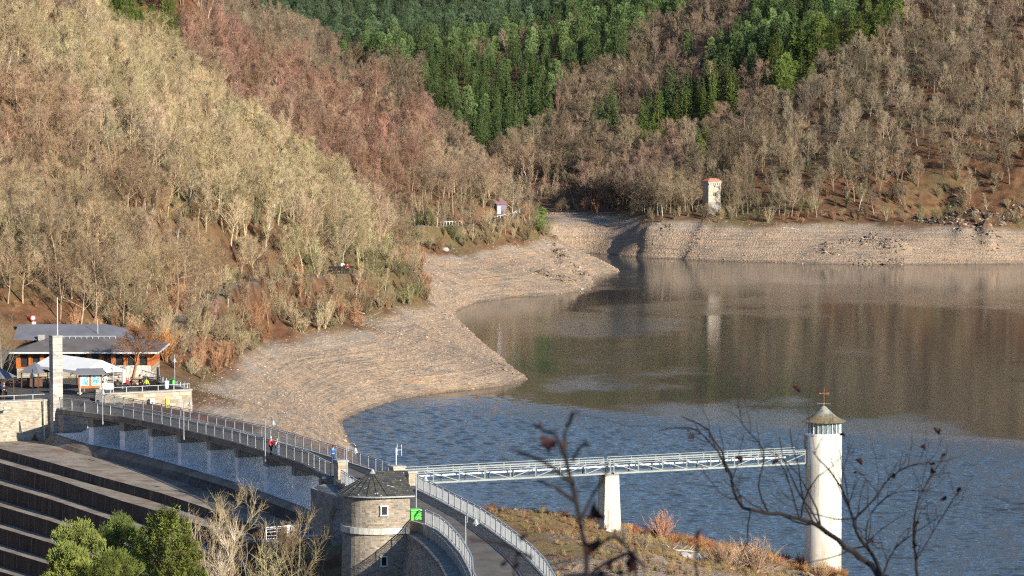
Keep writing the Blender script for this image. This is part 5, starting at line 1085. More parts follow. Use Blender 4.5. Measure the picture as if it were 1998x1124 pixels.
# annexe roof to the left and siren mast
an_ = empty('annexe', (-63.5, 412, ZD), 'dark annexe with a sloping grey roof left of the restaurant', 'building')
b = MB(); b.box((-64.5, 415, 12.4), (4.6, 6, 2.4)); b.build('wall', M_BROWN, an_); b = MB(); b.add([(-67.5,411,13.2),(-61.4,411,13.2),(-61.4,419,14.9),(-67.5,419,14.9),(-67.5,411,13.05),(-61.4,411,13.05),(-61.4,419,14.75),(-67.5,419,14.75)],[(0,1,2,3),(7,6,5,4),(0,4,5,1),(1,5,6,2),(2,6,7,3),(3,7,4,0)]); b.build('roof', M_ROOF, an_)
sm = Q(65, 640, 440); e = empty('siren_mast', (sm.x, 440, 12), 'small mast with a red and white disc above the restaurant roof', 'mast'); b = MB(); b.tube([(sm.x, 440, 12), (sm.x, 440, sm.z+1.2)], .05, 6); b.build('pole', M_STEEL, e)
M_RED = mat('red_paint', (.62, .05, .04), .5)
b = MB(); c0 = Vector((sm.x, 439.9, sm.z+1.3)); vs = [c0 + Vector((.38*math.cos(t), 0, .38*math.sin(t))) for t in np.linspace(0, 6.28, 17)[:-1]]; b.add(vs + [v + Vector((0, .06, 0)) for v in vs], [tuple(range(16)), tuple(range(16, 32))[::-1]] + [(i, (i+1) % 16, 16+(i+1) % 16, 16+i) for i in range(16)]); d_ = b.build('disc', M_RED, e)
b = MB(); vs = [c0 + Vector((.26*math.cos(t), -.01, .26*math.sin(t))) for t in np.linspace(0, 6.28, 17)[:-1]]; b.add(vs, [tuple(range(16))]); b.build('disc_face', M_WHITE, d_); b = MB(); b.box((sm.x+.1, 439.9, sm.z+.55), (.5, .2, .5)); b.build('box', M_WHITE, e)
# market tent, information board, kiosks
tt = empty('market_tent', (-50, 405, ZD), 'white gabled market tent behind the information board', 'tent'); M_TENT = mat('tent_canvas', (.78,.78,.75), .7, noise=.05, nscale=1)
ta, tb_, tc_, td_ = Vector((-57.4, 409.5, 13.7)), Vector((-50.4, 403.0, 13.55)), Vector((-46.2, 405.8, 13.6)), Vector((-52.4, 411.5, 13.7)); r1 = Vector((-55.0, 410.8, 15.0)); r2 = Vector((-48.6, 404.9, 14.75))
b = MB(); b.add([ta, tb_, r2, r1, tc_, td_], [(0,1,2,3), (2,4,5,3), (1,4,2), (5,0,3)]); b.add([v - Vector((0,0,.3)) for v in (ta, tb_, tc_)] + [ta, tb_, tc_], [(0,1,4,3),(1,2,5,4)]); b.build('canopy', M_TENT, tt)
for v in (ta, tb_, tc_, td_): b = MB(); b.bar((v.x, v.y, ZD-.1), (v.x, v.y, v.z-.05), .09); b.build('leg', M_STEEL, tt)
for v in (tb_, tc_, (ta+tb_)/2): b = MB(); b.box((v.x+.1, v.y+.12, 12.75), (.45, .12, 1.5), .3, top=1.0); b.build('side_curtain', M_TENT, tt)
it = P(176, 768, ZD); IB = Vector((it[0], it[1], 0)); e = empty('information_board', (IB.x, IB.y, ZD), 'roofed brown information board with two blue and white map posters', 'notice board')
iw = 2.35; d = Vector((.96, .28, 0)); nrm = Vector((.28, -.96, 0)); ia = math.atan2(d.y, d.x)
for s_ in (-1, 1): b = MB(); b.bar(IB + d*s_*iw*.5 + Vector((0,0,ZD-.1)), IB + d*s_*iw*.5 + Vector((0,0,ZD+2.6)), .13); b.build('leg', M_CONCL, e)
b = MB(); b.box(IB + Vector((0,0,ZD+1.5)), (iw*1.06+.25, .12, 1.75), ia); b.build('board', M_TIMBER, e)
rf_ = MB(); a0 = IB - d*(iw*.5+.75) + nrm*.75 + Vector((0,0,ZD+2.35)); a1 = IB + d*(iw*.5+.75) + nrm*.75 + Vector((0,0,ZD+2.35)); a2 = IB + d*(iw*.5+.35) - nrm*.3 + Vector((0,0,ZD+2.95)); a3 = IB - d*(iw*.5+.35) - nrm*.3 + Vector((0,0,ZD+2.95))
rf_.add([a0,a1,a2,a3] + [v - Vector((0,0,.1)) for v in (a0,a1,a2,a3)], [(0,1,2,3),(7,6,5,4),(0,4,5,1),(1,5,6,2),(2,6,7,3),(3,7,4,0)]); rf_.build('roof', M_ROOFB, e)
g = NG('map_poster'); pos = g.node('ShaderNodeNewGeometry').outputs['Position']; nn_ = g.noise(g.scaled(pos, (1.0, 1.0, 1.2)), 2.3, 2, .5); c_ = g.ramp(nn_, [(.44, (.70,.68,.52)), (.47, (.04,.33,.62)), (.56, (.04,.33,.62)), (.60, (.62,.66,.40))]); g.put(g.b.inputs['Base Color'], c_); M_MAP = g.m
for s_ in (-1, 1):
    c0 = IB + d*s_*.63 + nrm*.075 + Vector((0,0,ZD+1.62)); b = MB(); b.box(c0, (.98, .02, 1.35), ia); po = b.build('poster', M_WHITE, e); b = MB(); b.box(c0 + nrm*.014 - Vector((0,0,.1)), (.84, .012, 1.0), ia); b.build('map', M_MAP, po)
b = MB(); b.box((IB.x - 1.2, IB.y, ZD+.06), (.5, .4, .16)); b.build('foot_stone', M_CONCL, e)
def kiosk(cx, cy, w, lb, h=2.5):
    e = empty('kiosk', (cx, cy, ZD), lb, 'kiosk'); b = MB(); b.lathe((cx, cy, ZD), [(w*.78, h-.35), (w*.74, h-.3), (.12, h+.85), (.02, h+.9)], 4, a0=.4, a1=.4+2*math.pi); b.build('roof', M_ROOFB, e)
    for k in range(4): a = .4 + math.pi/2*k; b = MB(); b.bar((cx+w*.62*math.cos(a), cy+w*.62*math.sin(a), ZD-.1), (cx+w*.62*math.cos(a), cy+w*.62*math.sin(a), ZD+h-.32), .14); b.build('leg', M_BROWN, e)
    b = MB(); b.box((cx, cy, ZD+.5), (w*.6, w*.5, 1.0), .4); b.build('counter', M_BROWN, e)
kiosk(-59.6, 396.5, 3.0, 'grey pyramid roofed kiosk at the left edge of the picture'); kiosk(-57.0, 408.5, 2.6, 'dark pyramid roofed shelter in front of the restaurant', 2.0)
def bench_table(x, y, rz, lb):
    e = empty('picnic_table', (x, y, ZD), lb, 'table', 'picnic tables on the terrace', rz); b = LMB(); b.box((0,0,.74), (1.8,.75,.05)); b.build('table_top', M_BROWN, e)
    for s_ in (-1, 1):
        b = LMB(); b.box((0, s_*.75, .44), (1.8, .28, .05)); b.build('seat', M_BROWN, e); b = LMB(); b.bar((s_*.7, -.7, .02), (s_*.7, .1, .72), .07); b.bar((s_*.7, .7, .02), (s_*.7, -.1, .72), .07); b.bar((s_*.7,-.8,.4), (s_*.7,.8,.4), .06); b.build('leg', M_BROWN, e)
for (px, py, rz, lb) in ((236, 757, .5, 'picnic table beside the seated person in red'), (268, 752, .5, 'picnic table beside the seated person in pink'), (300, 748, .4, 'picnic table near the lake side rail'), (228, 738, .2, 'picnic table just behind the tent'), (30, 752, .3, 'picnic table near the left kiosk'), (52, 750, .3, 'picnic table left of the tall pillar'), (78, 748, .3, 'picnic table close behind the tall pillar')):
    x, y = P(px, py, ZD); bench_table(x, y, rz, lb)
railing('low_fence', [P(205, 749, ZD), P(240, 745, ZD), P(300, 738.5, ZD)], ZD, .75, 2.2, 'pale board fence running between the tables on the terrace', None, 'rails', cat='fence', matl=M_CONCL, post=.12)
for (px, py, lb) in ((201, 764, 'white round gas tank beside the information board'), (213, 764, 'second white tank just right of the first')):
    x, y = P(px, py, ZD); e = empty('tank', (x, y, ZD), lb, 'tank'); b = MB(); b.tube([(x-.55, y, ZD+.55), (x-.45, y, ZD+.55), (x+.45, y+.1, ZD+.55), (x+.55, y+.1, ZD+.55)], [.25, .42, .42, .25], 12); b.build('body', M_WHITE, e); b = MB(); b.box((x, y, ZD+.1), (.7, .5, .2)); b.build('stand', M_DSTEEL, e)
for (px, py, c, lb) in ((325, 758, M_WHITE, 'white litter bin at the front corner of the terrace'), (337, 754, M_GREEN, 'small green bin at the front corner of the terrace')):
    x, y = P(px, py, ZD); e = empty('litter_bin', (x, y, ZD), lb, 'bin'); b = MB(); b.lathe((x, y, ZD), [(.22, 0), (.30, .75), (.30, .8)], 12); b.build('body', c, e); b = MB(); b.lathe((x, y, ZD), [(.33, .8), (.30, .9), (.02, .95)], 12); b.build('lid', c, e)
x, y = P(308, 750, ZD); b = MB(); b.tube([(x, y, ZD), (x, y, ZD+1.9)], [.16, .13], 8); b.lathe((x, y, ZD+1.9), [(.2, 0), (.16, .12), (.01, .2)], 8); tag(b.build('timber_bollard', M_BLACK), 'dark timber post standing at the terrace corner', 'post')
# path furniture on the slope
for (x0_, y0_, Y_, w_, lb) in ((655, 531, 562, 3.2, 'dark bench wall beside the lower footpath'), (676, 533, 566, 2.4, 'second dark low wall right of the bench on the lower footpath')):
    p = Q(x0_, y0_, Y_); z_ = ground(p.x, p.y); e = empty('bench', (p.x, p.y, z_), lb, 'bench'); b = MB(); b.box((p.x, p.y, z_+.55), (w_, .45, .12), .1); b.build('seat', M_BLACK, e)
    for s_ in (-1, 1): b = MB(); b.box((p.x+s_*w_*.4, p.y+s_*.04, z_+.22), (.14, .4, .6), .1); b.build('leg', M_BLACK, e)
    b = MB(); b.box((p.x-.02, p.y+.3, z_+1.0), (w_, .08, .4), .1); b.build('backrest', M_BLACK, e)
p = Q(669, 524, 565); z_ = ground(p.x, p.y); e = empty('sign_board', (p.x, p.y, z_), 'white sign board beside the lower footpath', 'sign'); b = MB(); b.bar((p.x, p.y, z_-.2), (p.x, p.y, z_+1.1), .08); b.build('leg', M_BLACK, e); b = MB(); b.box((p.x, p.y, z_+1.3), (.62, .06, .75), .2); b.build('panel', M_WHITE, e)
p = Q(975, 420, 797); z_ = ground(p.x, p.y); e = empty('shed', (p.x, p.y, z_), 'small mauve shed with a pinkish roof on the second spur', 'shed'); M_MAUVE = mat('mauve_boards', (.20, .16, .20), .7); b = MB(); b.box((p.x, p.y, z_+1.1), (2.6, 2.0, 2.4), .5); b.build('wall', M_MAUVE, e)
b = MB(); cx_, cy__ = p.x, p.y; u1 = Vector((math.cos(.5), math.sin(.5), 0)); u2 = Vector((-math.sin(.5), math.cos(.5), 0)); c0 = Vector((cx_, cy__, 0)); b.add([c0 - u1*1.5 - u2*1.2 + Vector((0,0,z_+2.3)), c0 + u1*1.5 - u2*1.2 + Vector((0,0,z_+2.3)), c0 + u1*1.5 + u2*1.2 + Vector((0,0,z_+3.4)), c0 - u1*1.5 + u2*1.2 + Vector((0,0,z_+3.4)), c0 - u1*1.3 + u2*1.0 + Vector((0,0,z_+2.3)), c0 + u1*1.3 + u2*1.0 + Vector((0,0,z_+2.3))], [(0,1,2,3), (3,2,5,4), (0,3,4), (1,5,2)]); b.build('roof', mat('pink_roof', (.26, .15, .17), .7), e)
b = MB(); b.box(c0 - u2*1.02 - u1*.7 + Vector((0,0,z_+.95)), (.8, .06, 1.8), .5); b.build('door', M_WHITE, e)
P2 = [q[:2] for q in PATH2]
def fence_on(pts, lb, st=1.5, h=1.0):
    L = walk(pts, st); zc = [ground(*q) for q in L]; e = empty('path_fence', (L[0][0], L[0][1], zc[0]), lb, 'fence')
    for q, z_ in zip(L, zc): b = MB(); b.box((*q, z_+h/2), (.13, .13, h+.2)); b.build('post', M_WHITE, e)
    b = MB()
    for i in range(len(L)-1): b.bar((*L[i], zc[i]+h), (*L[i+1], zc[i+1]+h), .08)
    b.build('top_rail', M_WHITE, e)
fence_on([P2[3], P2[4], P2[5]], 'white post fence on the path below the mauve shed'); fence_on([P2[1], P2[2]], 'short white post fence on the upper path', 1.8)
# ------------------------------------------------------------------ people
def skin(name, J, E, m, parent, sub=1):
    me = bpy.data.meshes.new(name); me.from_pydata([j[0] for j in J], E, []); me.materials.append(m); o = bpy.data.objects.new(name, me); COL.objects.link(o); o.parent = parent
    md = o.modifiers.new('skin', 'SKIN'); md.use_smooth_shade = True; sv = me.skin_vertices[0].data if me.skin_vertices else None
    if sv is None:
        bm_ = None
        import bmesh
        bm_ = bmesh.new(); bm_.from_mesh(me); bm_.verts.layers.skin.verify(); bm_.to_mesh(me); bm_.free(); sv = me.skin_vertices[0].data
    for i, j in enumerate(J): sv[i].radius = (j[1], j[2] if len(j) > 2 else j[1])
    sv[0].use_root = True
    if sub: o.modifiers.new('sub', 'SUBSURF').levels = sub; o.modifiers['sub'].render_levels = sub
    return o
M_SKIN = mat('skin', (.55,.34,.25), .6)
def cloth(c): return mat('cloth', c, .85, noise=.15, nscale=6)
def person(x, y, z, rz, lb, top, leg, hair, pose='stand', hh=1.75, stride=.12, arm=.15, group=None):
    s = hh/1.75; e = empty('person', (x, y, z), lb, 'person', group, rz)
    if pose == 'sit': hip_z = .50; kn = [(-.1,-.42,.48), (.1,-.42,.48)]; ft = [(-.1,-.44,.06), (.1,-.42,.06)]
    else: hip_z = .92; kn = [(-.10,-stride*.6,.50), (.10,stride*.3,.49)]; ft = [(-.10,-stride,.07), (.10,stride*1.3,.09)]
    dz = hip_z - .92; el = [(-.27,-.02-arm*.2,1.12+dz), (.27,.04,1.12+dz)]; ha = [(-.28,-.12-arm,.88+dz), (.28,-.02-arm*.5,.86+dz)]
    if pose == 'sit': ha = [(-.16,-.36,.90+dz), (.16,-.36,.90+dz)]; el = [(-.26,-.10,1.10+dz), (.26,-.10,1.10+dz)]
    V = lambda p: (p[0]*s, p[1]*s, p[2]*s)
    J = [((0,0,hip_z),.15,.11), ((0,0,1.2+dz),.14,.10), ((0,0,1.40+dz),.13,.09), ((0,-.01,1.50+dz),.055), ((0,-.02,1.60+dz),.075,.09), ((0,-.02,1.72+dz),.06,.07),
         ((-.17,0,1.40+dz),.06), (el[0],.045), (ha[0],.032), ((.17,0,1.40+dz),.06), (el[1],.045), (ha[1],.032), ((-.09,0,hip_z-.04),.09), (kn[0],.06), (ft[0],.045), ((.09,0,hip_z-.04),.09), (kn[1],.06), (ft[1],.045)]
    E = [(0,1),(1,2),(2,3),(3,4),(4,5),(2,6),(6,7),(7,8),(2,9),(9,10),(10,11),(0,12),(12,13),(13,14),(0,15),(15,16),(16,17)]; J = [(V(j[0]), *[r*s for r in j[1:]]) for j in J]
    body = skin('body', J, E, M_SKIN, e)
    for h_, sg in ((ha[0], -1), (ha[1], 1)):
        for f_ in range(5):
            b = LMB(); a0 = Vector(V(h_)) + Vector((0, (f_-2)*.016*s, 0)); L_ = (.05, .085, .09, .082, .065)[f_]*s; b.tube([a0, a0 + Vector((-sg*.01, -.01, -L_*.6)), a0 + Vector((-sg*.02, -.02, -L_))], [.010*s, .009*s, .006*s], 5); fo = b.build('thumb' if f_ == 0 else 'finger', M_SKIN, body)
    k = [0,1,2,6,7,8,9,10,11]; mp = {a: i for i, a in enumerate(k)}; JJ = [(J[a][0], *[r+.022*s for r in J[a][1:]]) for a in k]; JJ[5] = ((Vector(J[7][0]).lerp(Vector(J[8][0]), .85)), .042*s); JJ[8] = ((Vector(J[10][0]).lerp(Vector(J[11][0]), .85)), .042*s)
    skin('jacket', [(tuple(j[0]), *j[1:]) for j in JJ], [(mp[a], mp[b_]) for a, b_ in E if a in mp and b_ in mp], top, e)
    k = [0,12,13,14,15,16,17]; mp = {a: i for i, a in enumerate(k)}; skin('trousers', [(J[a][0], *[r+.014*s for r in J[a][1:]]) for a in k], [(mp[a], mp[b_]) for a, b_ in E if a in mp and b_ in mp], leg, e)
    hd = Vector(J[5][0]); b = LMB(); b.lathe(hd, [(.085*s,-.10*s), (.105*s,-.03*s), (.10*s,.04*s), (.06*s,.085*s), (.01,.10*s)], 12); ho = b.build('hair', hair, e, True); ho.location = (0, .022, 0)
    b = LMB(); b.lathe(Vector(J[4][0]) + Vector((0,-.092*s,.02*s)), [(.0,-.03), (.018,-.02), (.012,.02), (0,.03)], 6); b.build('nose', M_SKIN, body)
    for sg in (-1, 1):
        b = LMB(); b.box(Vector(J[4][0]) + Vector((sg*.034*s,-.082*s,.045*s)), (.025,.02,.014)); b.build('eye', M_BLACK, body)
        f_ = Vector(V(ft[0 if sg < 0 else 1])); b = LMB(); b.box(f_ + Vector((0,-.06,-.03)), (.095,.27,.09), 0, top=.8); b.build('shoe', M_BLACK, e)
    return e
HB, HW, HG, HD = cloth((.07,.04,.025)), cloth((.62,.60,.56)), cloth((.45,.30,.14)), cloth((.02,.02,.02))
JR, JP, JB, JN, JY, JG, JK, JW = cloth((.60,.025,.03)), cloth((.72,.45,.42)), cloth((.02,.16,.42)), cloth((.03,.04,.08)), cloth((.60,.75,.08)), cloth((.16,.14,.08)), cloth((.025,.025,.03)), cloth((.7,.7,.68))
x, y = P(650, 905, ZD); person(x, y, ZD+.01, .25, 'person in a blue sleeved jacket and dark trousers walking towards us on the bridge', JB, cloth((.04,.07,.16)), HB)
x, y = P(518.5, 888, ZD); person(x+.5, y+.3, ZD+.01, .9, 'white haired person in a red jacket behind the bridge railing', JR, JN, HW)
x, y = P(531, 889, ZD); person(x+.5, y, ZD+.01, .9, 'blond person in a pink top and blue trousers beside the person in red', JP, cloth((.08,.25,.5)), HG, hh=1.62)
x, y = P(248, 757, ZD); person(x, y, ZD, 1.0, 'person in a bright red jacket seated at a terrace table', JR, JN, HW, 'sit')
x, y = P(273, 753, ZD); person(x, y, ZD, 1.4, 'person in a pink shirt seated at a terrace table', JP, JK, HD, 'sit')
x, y = P(231, 757, ZD); person(x, y, ZD, -.9, 'person in an olive jacket seated near the tent', JG, cloth((.03,.14,.18)), HB, 'sit')
x, y = P(285.5, 765.5, ZD); person(x, y, ZD, 2.6, 'person in a yellow green vest standing on the terrace', JY, JK, HB)
x, y = P(274, 763, ZD); person(x, y, ZD, 2.2, 'person in dark clothes standing left of the yellow green vest', JK, JK, HG)
x, y = P(205, 757, ZD); person(x, y, ZD, 0, 'person in white beside the tanks and information board', JW, JW, HB)
x, y = P(8, 777, ZD); person(x, y, ZD, .5, 'dark clothed person at the left edge beside the kiosk', JN, JK, HG)
x, y = P(1.5, 775, ZD); person(x, y, ZD, .3, 'person in a blue coat at the very left edge of the picture', JB, JK, HB)
for (px, Y_, c, lb) in ((672.5, 564, JK, 'person in black standing on the lower footpath'), (678, 564.5, JR, 'person in red standing on the lower footpath')):
    p = Q(px, 527, Y_); person(p.x, p.y, ground(p.x, p.y), 0, lb, c, JK, HB)
# ------------------------------------------------------------------ trees and bushes near the dam
def own_tree(i, x, y, lb, cat, tint, s=1.0, rz=0.0, z=None, name='bare_tree', tc=None, sx=1.0):
    v = VAR[i] if tc is None else tc; e = empty(name, (x, y, ground(x, y) - .1 if z is None else z), lb, cat, None, rz); e.scale = (s*sx, s*sx, s)
    for pn, me_ in (('trunk', v[0]), ('crown', v[1])): o = bpy.data.objects.new(pn, me_); COL.objects.link(o); o.parent = e; o['tint'] = list(tint)
    return e
BIG = [variant(bare_tree(200, 13, 13, 1.0, .16, low=.18, nt=7, ns=7, rt=.17, tw=.011, width=.52), M_BARK, M_TWIG), variant(bare_tree(201, 11, 11, 1.0, .28, low=.22, nt=6, ns=6, rt=.12, tw=.011, width=.44), M_BARK, M_TWIG), variant(bare_tree(202, 9, 11, .5, .35, low=.3, nt=5, ns=4, rt=.07, tw=.012, width=.25), M_BARK, M_TWIG)]
TG = (.31, .255, .16)
def near_tree(v, px, Y, pytop, lb, tint=TG, hv=12.5, **k):
    p = Q(px, 1000, Y); zt_ = Q(px, pytop, Y).z; zg = ground(p.x, Y) - .1; own_tree(0, p.x, Y, lb, 'tree', tint, s=(zt_-zg)/hv, tc=v, **k)
near_tree(BIG[0], 480, 283, 925, 'large pale bare tree in front of the right end of the spillway steps', rz=1.0, hv=14.2)
near_tree(BIG[1], 545, 279, 950, 'bare tree with forked pale limbs left of the gatehouse', rz=2.0, hv=12.2)
near_tree(BIG[0], 440, 276, 965, 'bare tree between the pines and the large pale tree', rz=3.0, hv=14.2, sx=.8, tint=(.45,.36,.24))
near_tree(BIG[2], 392, 274, 985, 'slim bare sapling just right of the pines', rz=.3, hv=8.8)
near_tree(BIG[2], 365, 270, 1000, 'second slim bare sapling touching the pines', rz=1.3, hv=8.8, tint=(.5,.42,.33))
near_tree(BIG[2], 620, 289, 968, 'thin bare sapling under the bridge end beside the gatehouse', rz=2.3, hv=8.8)
near_tree(BIG[1], 510, 268, 1040, 'low bare tree at the bottom edge left of the gatehouse', rz=4.0, hv=12.2, tint=(.5,.44,.26))
PINE = [variant(pine(210+i, h, w_, low=.10, puffs=95, npp=330, tri=.075, pr=.23), M_CTRUNK, M_NEEDLE) for i, (h, w_) in enumerate([(11, 3.0), (10, 2.5)])]
for (v, px, Y, pt, lb, ti, rz, sx_) in ((0, 170, 262, 1012, 'bushy pine at the bottom left in front of the spillway', (.21,.25,.065), 0, 1.0), (1, 318, 262, 972, 'tallest of the pines at the bottom left', (.22,.26,.06), 1, .82), (0, 240, 268, 995, 'pine between the tallest pine and the spillway', (.16,.21,.06), 2, .9), (1, 120, 252, 1058, 'low pine at the left bottom corner', (.20,.24,.06), 3, 1.0), (1, 360, 256, 1030, 'small pine right of the tallest pine', (.20,.24,.06), 4, .7), (0, 215, 248, 1070, 'pine at the bottom edge below the others', (.20,.24,.06), 5, 1.0)):
    p = Q(px, 1000, Y); zg = ground(p.x, Y) - .2; zt_ = Q(px, pt, Y).z; own_tree(0, p.x, Y, lb, 'pine', tuple(c*.9 for c in ti), s=(zt_-zg)/(10.9 if v == 0 else 9.9), tc=PINE[v], rz=rz, name='pine_tree', sx=sx_)
x, y = P(259, 743, ZD); AL = variant(bare_tree(220, 8.2, 16, 1.15, .08, low=.38, nt=9, ns=7, rt=.2, tw=.020, width=.56), M_BARK, M_TWIG); own_tree(0, x, y, 'spreading rust brown alder on the restaurant terrace', 'tree', (.34,.17,.085), 1.0, tc=AL, z=ZD-.1, sx=1.0, s=.92) if False else own_tree(0, x, y, 'spreading rust brown alder on the restaurant terrace', 'tree', (.34,.17,.085), s=.80, tc=AL, z=ZD-.1, sx=1.45)
p = Q(2, 740, 398); own_tree(0, p.x, p.y, 'gnarled bare tree leaning in at the left edge beside the pillar', 'tree', (.30,.25,.18), s=.72, tc=BIG[0], z=ZD-.2, rz=.5)
FAN = [variant(bush_tree(230, 3.6, 60, .012, .85), M_BARK, M_TWIG), variant(bush_tree(231, 2.6, 70, .010, 1.2), M_BARK, M_TWIG)]
def bush(v, px, py, Y, s, lb, ti, z=None, sx=1.0): p = Q(px, py, Y); own_tree(0, p.x, p.y, lb, 'bush', ti, s=s, tc=FAN[v], name='bush', rz=px, z=z, sx=sx)
bush(0, 645, 870, 352, 1.05, 'fan shaped pinkish willow bush behind the bridge railing', (.55,.36,.26), 7.2); bush(1, 600, 850, 362, .75, 'low reddish bush left of the fan shaped willow', (.35,.15,.11), 7.3, 1.4); bush(1, 580, 840, 366, .6, 'small reddish shrub behind the bridge railing lamp', (.35,.15,.11), 7.4, 1.2)
bush(0, 1378, 418, 884, 1.1, 'pale scrub in front of the left foot of the watchtower', (.36,.29,.2)); bush(1, 1405, 420, 882, 1.2, 'yellowish scrub in front of the right foot of the watchtower', (.42,.33,.19)); bush(0, 1425, 415, 884, 1.0, 'scrub just right of the watchtower', (.36,.28,.2))
bush(0, 1292, 1062, 333, .82, 'pink tinted willow bush standing by the water right of the concrete pier', (.62,.36,.26)); bush(1, 1470, 1124, 318, 1.35, 'broad grey brown bush at the waterside left of the intake tower', (.52,.38,.27), sx=1.25); bush(1, 1410, 1124, 316, 1.05, 'grey brown bush merging with the broad waterside bush', (.46,.33,.22))
bush(1, 1600, 1124, 322, .8, 'small tan bush at the foot of the intake tower', (.58,.42,.26)); bush(1, 955, 985, 338, .7, 'orange leaved shrub on the bank behind the curved railing', (.62,.30,.13)); bush(0, 975, 985, 339, .5, 'pale dry grass tuft shrub beside the orange shrub', (.62,.5,.36)); bush(0, 922, 955, 342, .55, 'thin dark shrub under the footbridge', (.30,.18,.14)); bush(0, 1215, 1120, 312, .55, 'grey scrub on the bank below the concrete pier', (.45,.38,.28))
bush(1, 1255, 1110, 314, .6, 'second patch of grey scrub below the pier', (.42,.34,.24)); bush(0, 322, 690, 446, 1.25, 'orange brown bush at the right end of the restaurant', (.50,.25,.10)); bush(1, 390, 795, 392, .8, 'reddish bush at the foot of the terrace wall', (.42,.19,.12), 7.6); bush(1, 440, 800, 388, .6, 'low reddish scrub right of the terrace wall', (.42,.2,.13), 7.4)
own_tree(NC, 0, 0, 'x', 'x', TG) if False else None
p = Q(1053, 437, 803); own_tree(NP, p.x, p.y, 'solitary bright green pine on the tip of the second spur', 'pine', (.13,.22,.045), s=.52, name='pine_tree', sx=1.25)
p = Q(1000, 432, 800); own_tree(0, p.x, p.y, 'broad pale bare tree beside the mauve shed on the spur', 'tree', (.50,.43,.32), s=.78, sx=1.3)
p = Q(1035, 430, 803); own_tree(5, p.x, p.y, 'grey bare tree between the pale tree and the green pine', 'tree', (.38,.29,.22), s=.75, sx=1.2)
# brush thickets: slope left of the gatehouse, bank right of the dam
def thicket(n_, poly, z_off, tints, smin, smax, name, lb, cat):
    xs_ = [q[0] for q in poly]; ys_ = [q[1] for q in poly]; X = RNG.uniform(min(xs_), max(xs_), n_*3); Y = RNG.uniform(min(ys_), max(ys_), n_*3); k = inpoly(X, Y, poly); X, Y = X[k][:n_], Y[k][:n_]; Z = hz(X, Y) + z_off
    k = Z > .15 if cat != 'scrub' else Z > -50; X, Y, Z = X[k], Y[k], Z[k]
    s_ = RNG.uniform(smin, smax, len(X)); ti = np.array(tints)[RNG.integers(0, len(tints), len(X))] * np.exp(RNG.normal(0, .2, (len(X), 1)))
    scatter_stuff(name, VCOL, np.stack([X, Y, Z], 1), NBS + RNG.integers(0, 3, len(X)), RNG.uniform(0, 6.28, len(X)), np.stack([s_, s_, s_*RNG.uniform(.6, 1.1, len(X))], 1), ti, lb, cat)
thicket(420, [(-34,262),(-11,262),(-13.5,285),(-16.5,301),(-19,309),(-27,305),(-40,280)], -.1, [(.26,.14,.09),(.20,.12,.08),(.30,.22,.13)], .35, .8, 'brushwood', 'dark tangled brushwood on the shaded slope left of the gatehouse', 'scrub')
thicket(2600, [(-6,330),(3.5,300),(3.2,262),(9,255),(18,300),(36,300),(34,334),(20,348),(0,346)], -.1, [(.30,.17,.10),(.38,.29,.14),(.30,.25,.13),(.34,.22,.12)], .06, .20, 'bank_grass', 'dry grass and low bramble covering the bank right of the dam', 'grass')
thicket(900, [(-8.5,321),(-3,334),(4,341),(12,333),(26,330),(33,325),(33,333),(14,345),(-2,348)], -.1, [(.40,.17,.10),(.46,.26,.12)], .15, .32, 'brambles', 'reddish bramble belt along the edge of the bank above the water', 'brambles')
# ------------------------------------------------------------------ stones on the drained shore
RCOL = bpy.data.collections.new('stone_kinds')
g = NG('stone'); a_ = g.node('ShaderNodeAttribute', {'attribute_type': 'INSTANCER', 'attribute_name': 'tint'}); g.put(g.b.inputs['Base Color'], a_.outputs['Color']); g.b.inputs['Roughness'].default_value = .95; M_STONE = g.m
import bmesh
for k in range(5):
    bm = bmesh.new(); bmesh.ops.create_icosphere(bm, subdivisions=1, radius=.5); rr = random.Random(k)
    for v in bm.verts: v.co *= rr.uniform(.65, 1.15); v.co.z *= .5; v.co.x *= 1.3
    me = bpy.data.meshes.new('stone'); bm.to_mesh(me); bm.free(); me.materials.append(M_STONE); RCOL.objects.link(bpy.data.objects.new('stone_kind_%d' % k, me))
X = np.concatenate([RNG.uniform(-50, 15, 90000), RNG.uniform(-30, 35, 40000), RNG.uniform(0, 150, 60000), RNG.uniform(4, 30, 5000)]); Y = np.concatenate([RNG.uniform(396, 640, 90000), RNG.uniform(640, 850, 40000), RNG.uniform(820, 960, 60000), RNG.uniform(285, 345, 5000)])
Z = hz(X, Y); k = (Z > -.2) & (Z < ZP + .8); k &= (Y > 352) | (Z < 4.6); k &= ~((X < -29) & (Y < 412)); k &= RNG.random(len(X)) < .45 + vnoise(X, Y, 7, 71) * 1.1; px_, py_ = proj(X, Y, Z); k &= (px_ > 250) & (px_ < 2020)
X, Y, Z = X[k], Y[k], Z[k]; n_ = len(X); s_ = np.exp(RNG.normal(-1.85, .45, n_)) * np.where(Y < 460, .75, 1) * np.where(Y > 600, 1.4, 1.0); s_ = np.where(Y < 350, s_*.6, s_); ti = np.array([(.36,.27,.20)]) * np.exp(RNG.normal(0, .2, (n_, 1))) * np.exp(RNG.normal(0, .03, (n_, 3)))
print('stones', n_)
scatter_stuff('shore_stones', RCOL, np.stack([X, Y, Z], 1), RNG.integers(0, 5, n_), RNG.uniform(0, 6.28, n_), np.stack([s_, s_, s_], 1), ti, 'loose pale stones strewn over the dry lake shore', 'stones', tilt=RNG.normal(0, .25, (n_, 2)))
rp = []
for (ax, ay, bx, by, wd, am) in RIBS:
    for k in range(int(110*am)): t = RNG.random(); rp.append((ax + (bx-ax)*t + RNG.normal(0, wd*.8), ay + (by-ay)*t + RNG.normal(0, wd*.8), am))
